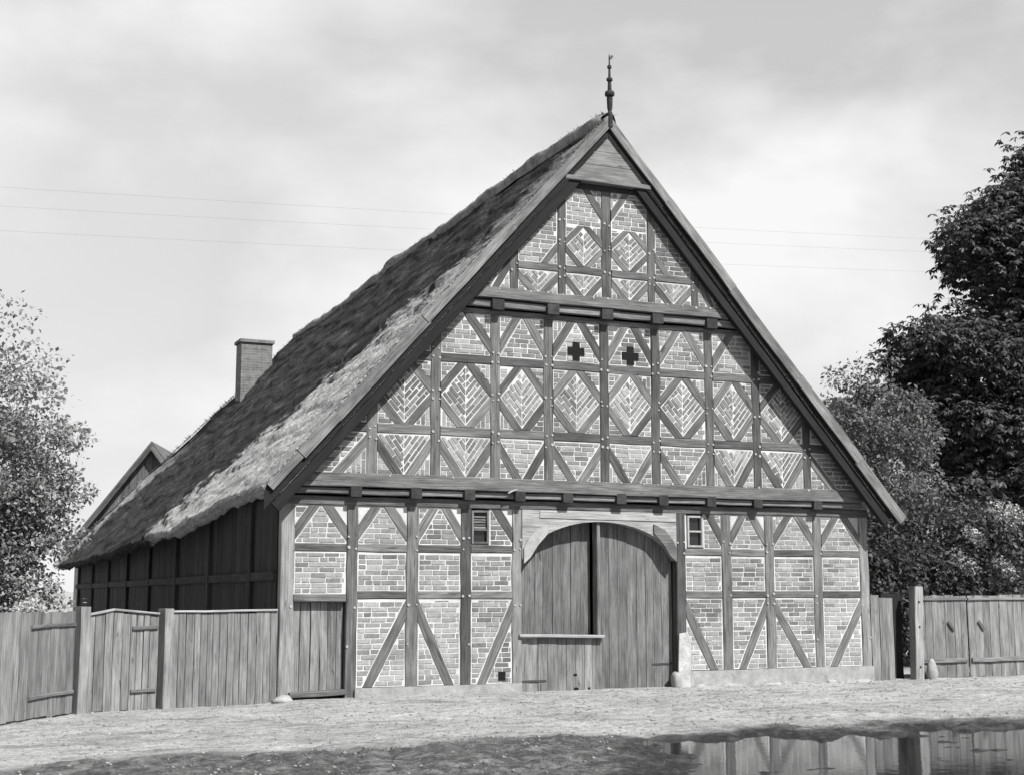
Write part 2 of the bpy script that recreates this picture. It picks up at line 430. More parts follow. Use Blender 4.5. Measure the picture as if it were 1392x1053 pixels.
def cell(poly, braces, centre, pats, yl, w=.145, quad='x', corner=None):
    """braces: inner edges (A,B); pats: pattern of the middle"""
    poly = roofclip(poly) if yl < 0 else poly
    if len(poly) < 3: return
    mid = poly
    for (A, B) in braces:
        dx, dz = B[0]-A[0], B[1]-A[1]; l = math.hypot(dx, dz); nx, nz = dz/l, -dx/l
        c = nx*A[0]+nz*A[1]
        if nx*centre[0]+nz*centre[1] > c: nx, nz, c = -nx, -nz, -c
        mid = clip(mid, nx, nz, c) if len(mid) > 2 else mid
        bp = clip(clip(poly, -nx, -nz, -c) or [], nx, nz, c+w)
        mx, mz = (A[0]+B[0])/2, (A[1]+B[1])/2
        if 'x' in quad and len(bp) > 2: bp = clip(bp, *((1, 0, centre[0]-.002) if mx < centre[0] else (-1, 0, -centre[0]-.002)))
        if 'z' in quad and len(bp) > 2: bp = clip(bp, *((0, 1, centre[1]-.002) if mz < centre[1] else (0, -1, -centre[1]-.002)))
        if len(bp) > 2 and abs(area(bp)) > .004:
            prism_obj('brace', barn, rough_edge(bp), yl-.009+rnd.uniform(-.003, .003), yl+.12, M_timber, (dx, dz))
        op = clip(poly, -nx, -nz, -(c+w))
        if len(op) > 2:
            if 'x' in quad and len(braces) > 1: op = clip(op, *((1, 0, centre[0]) if mx < centre[0] else (-1, 0, -centre[0])))
            if 'z' in quad and len(op) > 2: op = clip(op, *((0, 1, centre[1]) if mz < centre[1] else (0, -1, -centre[1])))
            if len(op) > 2: fill(op, corner or rnd.choice(['h', 'v', 'h', 'h', 'h', 'v', 'h', 'plaster' if yl > -.1 else 'h']), yl)
    if len(mid) > 2: fill(mid, pats, yl)
def rough_edge(poly):
    poly = ccw(clean(poly)); outp = []
    for i in range(len(poly)):
        P, Q = poly[i], poly[(i+1) % len(poly)]; l = math.hypot(Q[0]-P[0], Q[1]-P[1]); outp.append(P)
        n = int(l/.16); nx, nz = (Q[1]-P[1])/max(l, 1e-6), -(Q[0]-P[0])/max(l, 1e-6)
        for k in range(1, n):
            t = k/n; o = rnd.uniform(-.001, .011); outp.append((P[0]+(Q[0]-P[0])*t+nx*o, P[1]+(Q[1]-P[1])*t+nz*o))
    return outp
def post(x, z0, z1, w, yl, mat=None):
    return beam('post', barn, (x, yl+.081, z0), (x, yl+.081, z1), w, .19, mat or M_timber, jit=.017)
def rail(x0, x1, z0, z1, yl, mat=None):
    return beam('rail', barn, (x0, yl+.065, (z0+z1)/2), (x1, yl+.065, (z0+z1)/2), z1-z0, .15, mat or M_timber, jit=.013)

# storey 1 -----------------------------------------------------------
P1 = [(-6.012, -5.782), (-4.87, -4.675), (-3.785, -3.57), (-2.775, -2.58), (-1.785, -1.60), (1.60, 1.80), (2.605, 2.82), (3.59, 3.80), (4.73, 4.935), (5.845, 6.06)]
ZT1 = 3.13
for i, (a_, b_) in enumerate(P1):
    z0 = -.14 if i in (0, 1, 4, 5) else (.03 if i < 5 else .19)
    post((a_+b_)/2, z0, ZT1, b_-a_, -.005 if i in (0, 9) else 0, M_corner if i in (0, 4, 9) else None)
beam('wall_plate', barn, (-6.03, .075, 3.205), (6.07, .075, 3.205), .155, .2, M_beam)
RU, RL = (2.335, 2.468), (1.535, 1.668)
bays1 = [(0, 'L'), (1, 'a'), (2, 'b'), (3, 'a'), (5, 'b'), (6, 'a'), (7, 'b'), (8, 'a')]
WIN = {3: (-2.575, 2.50, -2.24, 3.09), 5: (1.85, 2.49, 2.20, 3.09)}
for i, low in bays1:
    x0, x1 = P1[i][1]+.002, P1[i+1][0]-.002; c = (x0+x1)/2
    zb = .06 if i < 5 else .20
    rail(x0, x1, RU[0], RU[1], 0)
    if i != 0: rail(x0, x1, RL[0], RL[1], 0)
    # upper cell
    if i in WIN:
        wx0, wz0, wx1, wz1 = WIN[i]
        fill(rect(x0, RU[1], wx0-.012, ZT1), 'plaster', 0) if wx0-.012-x0 > .03 else None
        fill(rect(wx0-.012, RU[1], wx1+.012, wz0-.012), 'plaster', 0)
        cell(rect(wx1+.012, RU[1], x1, ZT1), [((x1, RU[1]+.07), (wx1+.05, ZT1))], (x0, RU[1]), 'h', 0, quad='')
    else:
        cell(rect(x0, RU[1], x1, ZT1), [((x0, RU[1]+.06), (c-.015, ZT1)), ((x1, RU[1]+.06), (c+.015, ZT1))], (c, RU[1]+.05), 'h', 0, corner=('plaster' if i in (1,) else None))
    # middle cell
    fill(rect(x0, RL[1] if i else 1.62, x1, RU[0]), 'h', 0)
    # lower cell
    if low == 'a': cell(rect(x0, zb, x1, RL[0]), [((x0+.12, zb), (x1-.01, RL[0]-.03))], (x0, RL[0]), 'h', 0, w=.15, quad='', corner='h')
    if low == 'b': cell(rect(x0, zb, x1, RL[0]), [((x0+.01, RL[0]-.03), (x1-.12, zb))], (x1, RL[0]), 'h', 0, w=.15, quad='', corner='h')
# small side door, recessed in the first bay
x0, x1 = P1[0][1]+.002, P1[1][0]-.002
beam('door_lintel', barn, (x0, .06, 1.555), (x1, .06, 1.555), .125, .17, M_timber)
door = link('side_door', beam_mesh(1.55, x1-x0, .02), barn, frame_matrix(((x0+x1)/2, .185, -.1), ((x0+x1)/2, .185, 1.45), (0, -1, 0)), M_dark)
n = 6; ws = [rnd.uniform(.8, 1.25) for _ in range(n)]; tot = sum(ws); xx = x0
for k in range(n):
    wd = ws[k]/tot*(x1-x0)
    beam('plank', door, (xx+wd/2, .115+rnd.uniform(-.004, .004), -.06), (xx+wd/2, .115, 1.49), wd-.008, .03, M_fence); xx += wd
for zz in (): beam('batten', door, (x0+.02, .092, zz), (x1-.02, .092, zz), .06, .02, M_fence)
beam('door_sill', barn, (x0-.05, .02, -.03), (x1+.02, .02, .0), .09, .25, M_beam)
# windows of storey 1
def small_window(x0, z0, x1, z1, fr, louvre):
    w = link('window', beam_mesh(z1-z0, x1-x0, .03), barn, frame_matrix(((x0+x1)/2, .10, z0), ((x0+x1)/2, .10, z1), (0, -1, 0)), M_black)
    t_ = .04
    for nm, a, b in (('frame', (x0, z0), (x0+t_, z1)), ('frame', (x1-t_, z0), (x1, z1)), ('frame', (x0+t_, z0), (x1-t_, z0+t_)), ('frame', (x0+t_, z1-t_), (x1-t_, z1))):
        box(nm, w, (a[0], -.022, a[1]), (b[0], .08, b[1]), fr)
    zm = z0+(z1-z0)*(.42 if louvre else .5)
    box('glazing_bar', w, (x0+t_, -.012, zm-.018), (x1-t_, .07, zm+.018), fr)
    prism_obj('pane', w, rect(x0+t_, z0+t_, x1-t_, zm-.018), .05, .056, M_glass)
    if louvre:
        k = 6
        for q in range(k):
            zz = zm+.02+(z1-t_-zm-.02)*(q+.5)/k
            beam('slat', w, (x0+t_, .03, zz), (x1-t_, .03, zz), .045, .012, M_timber, (0, -1, .55))
    else: prism_obj('pane', w, rect(x0+t_, zm+.018, x1-t_, z1-t_), .05, .056, M_glass)
small_window(*WIN[3], M_timber, True)
small_window(*WIN[5], M_white, False)
prism_obj('vent_hole_dark', barn, rect(-2.05, .115, -1.92, .265), -.016, .02, M_black)  # black plate on the wall paints the hole's darkness

# arched gate --------------------------------------------------------
def arch_z(x): return 2.22+.715*math.sqrt(max(0, 1-(x/1.60)**2))**1.3
NA = 24; v = []; f = []
for i in range(NA+1):
    x = -1.598+3.196*i/NA; zt = 3.128; zb = arch_z(x)
    v += [(x, -.03, zb), (x, -.03, zt), (x, .24, zb), (x, .24, zt)]
for i in range(NA):
    a_ = i*4; b_ = a_+4
    f += [(a_, b_, b_+1, a_+1), (a_+2, b_+2, b_, a_)]
f += [(0, 1, 3, 2), (NA*4+1, NA*4, NA*4+2, NA*4+3)]
link('gate_arch', mesh('gate_arch', v, f), barn, None, M_lightwood)
prism_obj('arch_board', barn, [(-1.25, 2.985), (1.58, 2.965), (1.58, 3.115), (-1.25, 3.115)], -.045, -.028, M_lightwood)
def knee(sx, mat):
    pts = [(1.575, 2.16), (1.44, 2.28), (1.30, 2.49), (1.10, 2.70), (1.10, 2.86), (1.33, 2.76), (1.50, 2.58), (1.575, 2.44)]
    if sx > 0: pts = [(p[0], p[1]+.05) for p in pts]
    P = [(sx*a, b) for a, b in pts]
    vv, ff = prism(P if sx > 0 else P[::-1], -.062, -.028)
    link('knee_brace', mesh('knee', vv, [q[::-1] for q in ff] if area(P if sx > 0 else P[::-1]) < 0 else ff), barn, None, mat)
knee(-1, M_white); knee(1, M_barge)
def leaf_panel(name, x0, x1, zlo, y, n, zcap=None):
    MG = M_halfdoor if zcap else M_gate
    lf = box(name, barn, (x0, y+.02, zlo+.05), (x1, y+.045, 2.15 if zcap is None else zcap-.02), M_dark)
    ws = [rnd.uniform(.85, 1.2) for _ in range(n)]; tot = sum(ws); xx = x0
    for k in range(n):
        wd = ws[k]/tot*(x1-x0); a_, b_ = xx+.004, xx+wd-.004
        if zcap: poly = rect(a_, zlo, b_, zcap)
        else: poly = [(a_, zlo+rnd.uniform(-.01, .02)), (b_, zlo+rnd.uniform(-.01, .02)), (b_, arch_z(b_)+.09), ((a_+b_)/2, arch_z((a_+b_)/2)+.09), (a_, arch_z(a_)+.09)]
        yy = y+rnd.uniform(-.006, .006)
        prism_obj('plank', lf, poly, yy-.016, yy+.016, MG, (0, 1)); xx += wd
    return lf
leaf_panel('gate_leaf', -1.60, -.10, .6, .26, 8)
rl = leaf_panel('gate_leaf', .02, 1.60, -.15, .20, 8)
hl = leaf_panel('half_door', -1.62, .03, -.16, .06, 9, .84)
beam('ledge', hl, (-1.66, .015, .885), (.04, .015, .845), .055, .16, M_lightwood)
for zz in (.02,): beam('hinge_strap', hl, (-1.6, .036, .08), (-1.1, .036, .08), .04, .015, M_iron)
beam('gate_mullion', barn, (-.035, .12, .84), (-.035, .12, 2.92), .07, .20, M_gate)
beam('hinge_strap', rl, (1.58, .178, .32), (1.15, .178, .32), .035, .012, M_iron)
for (hx, hz, w_, h_) in ((-.50, -.10, .09, .09), (-.24, -.10, .04, .085), (-.52, .17, .07, .04)):
    prism_obj('worn_hole_dark', hl, rect(hx-w_/2, hz-h_/2, hx+w_/2, hz+h_/2), .038, .06, M_black)  # near-black plates stand in for the darkness of the holes
def rock(name, parent, c, s, mat, seed, flat_=1.0):
    import bmesh
    bm = bmesh.new(); bmesh.ops.create_icosphere(bm, subdivisions=2, radius=1); r = random.Random(seed)
    ph = [r.uniform(0, 6) for _ in range(6)]
    for vtx in bm.verts:
        p = vtx.co; k = 1+.14*math.sin(3*p.x+ph[0])+.12*math.sin(4*p.y+ph[1])+.1*math.sin(5*p.z+ph[2])
        vtx.co = Vector((p.x*s[0]*k, p.y*s[1]*k, p.z*s[2]*k))
    me = bpy.data.meshes.new(name); bm.to_mesh(me); bm.free(); me.shade_smooth()
    return link(name, me, parent, Matrix.Translation(Vector(c)), mat)
prism_obj('jamb_pier', barn, [(1.585, -.2), (1.86, -.2), (1.86, .82), (1.78, .90), (1.62, .88), (1.60, .5)], -.045, .13, M_pier)
rock('guard_stone', barn, (1.56, -.02, -.02), (.10, .12, .22), M_stone, 5)
# plinths
prism_obj('plinth', barn, [(-4.7, -.25), (-1.62, -.25), (-1.62, .055), (-4.7, .05)], -.06, .14, M_stone)
prism_obj('plinth', barn, [(1.85, -.25), (6.08, -.25), (6.08, .195), (1.85, .185)], -.05, .14, M_stone)
xx = 1.9
while xx < 6.0:
    wd = rnd.uniform(.22, .5)
    rock('plinth_stone', barn, (xx+wd/2, -.07, GZ-.01), (wd/2, rnd.uniform(.05, .08), rnd.uniform(.03, .06)), M_stone, rnd.randint(0, 999)); xx += wd+rnd.uniform(.03, .5)

# jetties -------------------------------------------------------------
def jetty(zp, zs0, zs1, yl, ylow, half, joists, half_s):
    xs = sorted(joists)
    for x in xs: beam('joist_end', barn, (x, yl-.035, zp+.075), (x, yl+.4, zp+.075), .19, (zs0-zp)-.005+.06, M_dark, (-1, 0, 0))
    e = [-half]+xs+[half]
    for a_, b_ in zip(e[:-1], e[1:]):
        if b_-a_ > .35: beam('infill_board', barn, (a_+.1, yl+.075, (zp+zs0)/2+.005), (b_-.1, yl+.075, (zp+zs0)/2+.005), (zs0-zp)*.72, .10, M_barge)
    beam('sill_beam', barn, (-half_s, yl+.065, (zs0+zs1)/2), (half_s, yl+.065, (zs0+zs1)/2), zs1-zs0, .2, M_beam, jit=.012)
jetty(3.283, 3.425, 3.665, -.15, 0, 5.95, [-4.77, -3.68, -2.68, -1.70, -.75, .35, 1.25, 2.3, 3.35, 4.75], 5.85)
jetty(6.705, 6.885, 7.085, -.30, -.15, 3.05, [-2.2, -1.1, 0.02, 1.1, 2.3], 2.88)
beam('wall_plate', barn, (-3.2, -.08, 6.66), (3.2, -.08, 6.66), .09, .2, M_beam)
beam('beam_hook', barn, (-1.95, -.2, 3.40), (-1.78, -.22, 3.47), .03, .03, M_peg)

# storey 2 -----------------------------------------------------------
P2 = [-4.49, -3.325, -2.185, -1.122, .026, 1.121, 2.303, 3.376, 4.538]; W2 = .185; YL = -.15
Z0, ZA, ZB, ZC, ZD, ZT2 = 3.665, 4.385, 4.55, 5.695, 5.855, 6.615
for x in P2: post(x, Z0, min(ZT2, 10.32-1.12*(abs(x)+.02)), W2, YL)
def chev(cx, w, h): return (cx, math.atan2(h, w))
ed = [-6.2]+P2+[6.2]
for i in range(10):
    x0 = ed[i]+(W2/2+.002 if i > 0 else 0); x1 = ed[i+1]-(W2/2+.002 if i < 9 else 0); c = (x0+x1)/2; hw = (x1-x0)/2
    xl = lambda z: max(x0, -(10.30-z)/1.12); xr = lambda z: min(x1, (10.30-z)/1.12)
    for (a_, b_) in ((ZA, ZB), (ZC, ZD)):
        if xr(b_)-xl(b_) > .2: rail(xl(b_), xr(b_), a_, b_, YL)
    # lower row
    if i == 0: cell(rect(x0, Z0, x1, ZA), [((x1-.62, Z0), (x1, ZA-.03))], (x0, ZA), 'h', YL, quad='', corner='v')
    elif i == 9: cell(rect(x0, Z0, x1, ZA), [((x0, ZA-.03), (x0+.62, Z0))], (x1, ZA), 'h', YL, quad='', corner='h')
    else:
        pat = 'h' if 3 <= i <= 6 else chev(c, hw, ZA-Z0-.05)
        cell(rect(x0, Z0, x1, ZA), [((x0, ZA-.05), (c-.01, Z0)), ((x1, ZA-.05), (c+.01, Z0))], (c, ZA), pat, YL)
    # diamonds
    if 1 <= i <= 8:
        zm = (ZB+ZC)/2; hh = (ZC-ZB)/2-.02
        cell(rect(x0, ZB, x1, ZC), [((x0, zm), (c, zm-hh)), ((x1, zm), (c, zm-hh)), ((x0, zm), (c, zm+hh)), ((x1, zm), (c, zm+hh))], (c, zm), chev(c, hw, hh), YL, w=.135, quad='xz')
    else: fill(roofclip(rect(x0, ZB, x1, ZC)), 'h', YL)
    # upper row
    if i == 2: cell(rect(x0, ZD, x1, ZT2), [((x1, ZD+.05), (c-.05, ZT2))], (x0, ZD), 'h', YL, quad='')
    elif i == 7: cell(rect(x0, ZD, x1, ZT2), [((x0, ZD+.05), (c+.05, ZT2))], (x1, ZD), 'h', YL, quad='')
    elif 3 <= i <= 6:
        cell(rect(x0, ZD, x1, ZT2), [((x0, ZD+.05), (c-.01, ZT2)), ((x1, ZD+.05), (c+.01, ZT2))], (c, ZD+.05), 'h', YL)
    else: fill(roofclip(rect(x0, ZD, x1, ZT2)), 'h', YL)
def cross_vent_dark(x, z, s):
    a_ = .085*s; b_ = .21*s
    P = [(-a_, -b_), (a_, -b_), (a_, -a_), (b_, -a_), (b_, a_), (a_, a_), (a_, b_), (-a_, b_), (-a_, a_), (-b_, a_), (-b_, -a_), (-a_, -a_)]
    vv, ff = prism([(x+p, z+q) for p, q in P], YL-.018, YL+.01)
    link('cross_vent_dark', mesh('cross', vv, ff), barn, None, M_black)  # flat black cross paints the dark of an opening
cross_vent_dark(-.557, 6.06, .82); cross_vent_dark(.585, 6.05, .82)

# storey 3 -----------------------------------------------------------
P3 = [-1.88, -.913, .024, .983, 1.94]; YL3 = -.30; Y0, YA, YB, YT = 7.085, 7.50, 7.64, 9.14; W3 = .165
for i, x in enumerate(P3): post(x, Y0, min(YT, 10.32-1.12*(abs(x)+.02)), W3 if i != 2 else .20, YL3)
ed = [-2.9]+P3+[2.9]
for i in range(6):
    x0 = ed[i]+(.085 if i > 0 else 0); x1 = ed[i+1]-(.085 if i < 5 else 0)
    if i == 2: x1 -= .018
    if i == 3: x0 += .018
    c = (x0+x1)/2; hw = (x1-x0)/2
    if i in (0, 5):
        s = 1 if i == 5 else -1; xp = x0 if s > 0 else x1
        cell(rect(x0, Y0, x1, YT), [((xp, Y0+.62), (xp+s*.36, Y0))], (xp+s*1.2, Y0+.2), 'h', YL3, w=.12, quad='', corner='h'); continue
    rail(x0, x1, YA, YB, YL3)
    cell(rect(x0, Y0, x1, YA), [((x0, YA-.02), (c-.01, Y0)), ((x1, YA-.02), (c+.01, Y0))], (c, YA), chev(c, hw, YA-Y0), YL3, w=.115)
    if i in (2, 3):
        zd0, zd1 = YB, 8.42; zm = (zd0+zd1)/2; hh = (zd1-zd0)/2-.012
        cell(rect(x0, zd0, x1, zd1), [((x0, zm), (c, zm-hh)), ((x1, zm), (c, zm-hh)), ((x0, zm), (c, zm+hh)), ((x1, zm), (c, zm+hh))], (c, zm), chev(c, hw, hh), YL3, w=.095, quad='xz')
        s = -1 if i == 2 else 1; xp = x1 if i == 2 else x0; xo = x0 if i == 2 else x1
        cell(rect(x0, zd1, x1, YT), [((xp, zd1+.16), (xp+s*.40, YT))], (xo, zd1), 'h', YL3, w=.12, quad='', corner='v')
    else:
        s = 1 if i == 1 else -1; xp = x1 if i == 1 else x0
        cell(rect(x0, YB, x1, YT), [((xp-s*.34, YB), (xp, YB+.42))], (xp-s*1.2, YB+.9), 'h', YL3, w=.11, quad='', corner='h')
beam('wall_plate', barn, (-1.0, -.23, 9.2), (1.0, -.23, 9.2), .12, .2, M_dark)  # coloured dark to stand in for the gablet's deeper shadow
# boarded gablet on top, standing forward
zz = 9.33; YG = -.455
beam('gablet_beam', barn, (-.90, -.38, 9.285), (.90, -.38, 9.285), .09, .2, M_timber)
for hgt in (.26, .27, .27, .29):
    x_ = lambda z: max(.02, (10.46-z)/1.12)
    za, zb_ = zz+.004, zz+hgt-.004
    prism_obj('gablet_board', barn, [(-x_(za), za), (x_(za), za), (x_(zb_), zb_), (-x_(zb_), zb_)], YG+rnd.uniform(-.006, .006), YG+.04, M_gablet); zz += hgt

# bricks: the 300 that show largest as objects, the rest joined ---------------
def depth_of(q, yf):
    cx = sum(p[0] for p in q)/len(q); return math.hypot(cx-CAMP[0], yf-CAMP[1])
cand = sorted([i for i, b in enumerate(BRICKS)], key=lambda i: -abs(area(BRICKS[i][0]))/depth_of(BRICKS[i][0], BRICKS[i][1])**2)
single = set(cand[:300])
for i in single:
    q, yf, tone, panel, full = BRICKS[i]
    cx = sum(p[0] for p in q)/len(q); cz = sum(p[1] for p in q)/len(q)
    vv, ff = prism([(x-cx, z-cz) for x, z in q], 0, .03)
    me = mesh('brick', vv, ff); tone_attr(me, [tone]*len(ff))
    link('brick', me, panel, Matrix.Translation((cx, yf, cz)), M_brick)
V = []; F = []; T = []
for i, (q, yf, tone, panel, full) in enumerate(BRICKS):
    if i in single: continue
    vv, ff = prism(q, yf, yf+.03); k = len(V); V += vv; F += [tuple(a_+k for a_ in p) for p in ff]; T += [tone]*len(ff)
me = mesh('bricks', V, F); tone_attr(me, T)
tag(link('bricks', me, barn, None, M_brick), None, None, None, 'stuff')
# pale peg ends at the joints
V = []; F = []
def peg(x, y, z, r):
    k = len(V); n = 7; yy = y-.012
    for q in range(n): V.append((x+r*math.cos(q*6.283/n), yy, z+r*math.sin(q*6.283/n)))
    for q in range(n): V.append((x+r*1.1*math.cos(q*6.283/n), y+.03, z+r*1.1*math.sin(q*6.283/n)))
    F.append(tuple(k+q for q in range(n)))
    for q in range(n): F.append((k+q, k+n+q, k+n+(q+1) % n, k+(q+1) % n))
for i, (a_, b_) in enumerate(P1):
    for z in (RU[0]+.06, RU[1]+.12, RL[0]+.06, RL[0]-.12, .75):
        for x in (a_+.035, b_-.035):
            if rnd.random() < (.58 if z > 1 else .25) and not (i == 0 and x < -5.9): peg(x+rnd.uniform(-.012, .012), -.016, z+rnd.uniform(-.025, .025), rnd.uniform(.014, .028))
for x in P2:
    for z in (ZA+.08, ZA-.1, ZC+.07, ZB+.5, ZB+.62, ZD+.08):
        for s in (-1, 1):
            if z < 10.1-1.12*abs(x) and rnd.random() < .75: peg(x+s*.058+rnd.uniform(-.012, .012), YL-.016, z+rnd.uniform(-.03, .03), rnd.uniform(.014, .028))
for x in P3:
    for z in (YA+.07, YA-.08, 8.0, 8.1, 8.5):
        for s in (-1, 1):
            if z < 10.1-1.12*abs(x) and rnd.random() < .7: peg(x+s*.05, YL3-.016, z+rnd.uniform(-.03, .03), rnd.uniform(.014, .026))
for xs_, z, y in ((P2, Z0-.02, YL), (P3, Y0-.02, YL3)):
    for x in xs_:
        for s in (-.3, 0, .32):
            if rnd.random() < .6: peg(x+s, y-.03, z+rnd.uniform(-.01, .02), rnd.uniform(.012, .026))
tag(link('wooden_pegs', mesh('pegs', V, F), barn, None, M_peg), None, None, None, 'stuff')

# side walls and rear -----------------------------------------------------
for sx in (-1, 1):
    x = sx*5.98
    wl = link('side_wall', mesh('side_wall', [(x, .17, -.2), (x, 28.0, -.2), (x, 28.0, 3.3), (x, .17, 3.3)], [(0, 1, 2, 3)]), barn, None, M_dark)
    if sx < 0:
        yy = .2
        while yy < 27.7:
            wd = rnd.uniform(.32, .46)
            beam('plank', wl, (x-.03-rnd.uniform(0, .012), yy+wd/2, -.15), (x-.03, yy+wd/2, 3.25), wd-.014, .035, M_dark, (-1, 0, 0)); yy += wd
        for k in range(8):
            yp = 1.9+k*3.6
            beam('wall_post', barn, (x-.05, yp, -.15), (x-.05, yp, 3.2), .2, .16, M_dark, (-1, 0, 0))
        beam('wall_rail', barn, (x-.055, .2, 1.93), (x-.055, 27.8, 1.80), .16, .12, M_dark, (-1, 0, 0))
link('rear_wall', mesh('rear', [(-5.98, 28.0, -.2), (5.98, 28.0, -.2), (5.98, 28.0, 3.3), (-5.98, 28.0, 3.3)], [(0, 1, 2, 3)]), barn, None, M_dark)

# thatched roof -------------------------------------------------------------
YF = -.47; YR = 21.2; YE = 28.4
def ridge_z(y): return 10.60-.16*sstep(2, 9, y)-.34*sstep(9, 18, y)+.10*np.exp(-((y-11.6)/.5)**2)
def eave_x(y): return 6.42+.32*sstep(.3, 7.5, y)+.06*sstep(8, 24, y)
def eave_z(y): return 10.60-1.12*eave_x(y)-.20*sstep(2, 9, y)-.26*sstep(8, 22, y)
TH = .30
def slope_pts(U, Vv, side, detail=1.0):
    y = YF+U*((YR+(YE-YR)*Vv)-YF)
    yr = np.minimum(y, YR)
    zr = ridge_z(yr); xe = eave_x(y); ze = eave_z(y)
    x = -xe*Vv*1.0; z = zr+(ze-zr)*Vv-.07*np.sin(np.pi*Vv)*sstep(0, 3, y)
    # uneven old thatch: sagging courses and tufts, running mostly across the slope
    s = Vv*10.4
    d = (fbm(y*.35, s*.30, 3)-.5)*.26*sstep(-.3, 2.5, y)
    warp = (fbm(y*.3+7, s*.3, 3)-.5)*1.8
    q = (s*1.25+y*.22+warp); step = q-np.floor(q)
    d = d+detail*(step-.5)*.035
    d = d+detail*(fbm(y*1.1+s*.35, s*2.6-y*.5, 4)-.5)*.11
    d = d+detail*(fbm(y*7, s*3.0, 3)-.5)*.045
    edge = sstep(0, .05, U)
    d = d*(.35+.65*edge)
    rag = (vn(y*6, y*0+2)-.5)*.10*sstep(.97, 1.0, Vv)
    return x-.745*d-.667*rag, y, z+.667*d-.745*rag
def make_slope(name, side, nu, nv, detail):
    U, Vv = np.meshgrid(np.linspace(0, 1, nu)**1.25, np.linspace(0, 1, nv))
    x, y, z = slope_pts(U, Vv, side, detail)
    top = np.stack([x, y, z], -1)
    # eave cut, then underside back to the ridge
    e = top[-1]; jit = (vn(e[:, 1]*5, e[:, 1]*0+3)-.5)*.08+(vn(e[:, 1]*1.3, e[:, 1]*0+9)-.5)*.12
    rows = [top]
    cut = np.array([.90, 0, -.42]); cut /= np.linalg.norm(cut)
    for t in (.25, .6, 1.0):
        r = e+cut*(TH*1.0*t)+np.array([0, 0, 1.])*(jit[:, None]*.5*t); rows.append(r[None])
    last = rows[-1][0]
    rid = top[0]-np.array([0, 0, TH*1.45])
    for t in (.1, .4, .7, 1.0): rows.append((last*(1-t)+rid*t)[None])
    A = np.concatenate(rows, 0)
    if side > 0: A[..., 0] *= -1
    F = grid_faces(A.shape[0], nu)
    if side < 0: F = F[:, ::-1]
    # front verge closing strip: join front column of top with underside
    Vt = A.reshape(-1, 3); nr = A.shape[0]
    fr = A[:, 0]; k0 = len(Vt); ctop = fr[:nv]; under = ctop+np.array([0, 0.0, -TH*1.40])
    Vt = np.concatenate([Vt, ctop, under]); i = np.arange(nv-1)
    F2 = np.stack([k0+i, k0+i+1, k0+nv+i+1, k0+nv+i], -1)
    F = np.concatenate([F, F2 if side < 0 else F2[:, ::-1]])
    me = fast_mesh(name, Vt, F, True); me.materials.append(M_thatch); me.materials.append(M_shade)  # second slot: verge face coloured near black as if in overhang shade
    mi = np.zeros(len(F), dtype=np.int32); mi[-(nv-1):] = 1; me.polygons.foreach_set('material_index', mi); return me, top
M_thatch = None
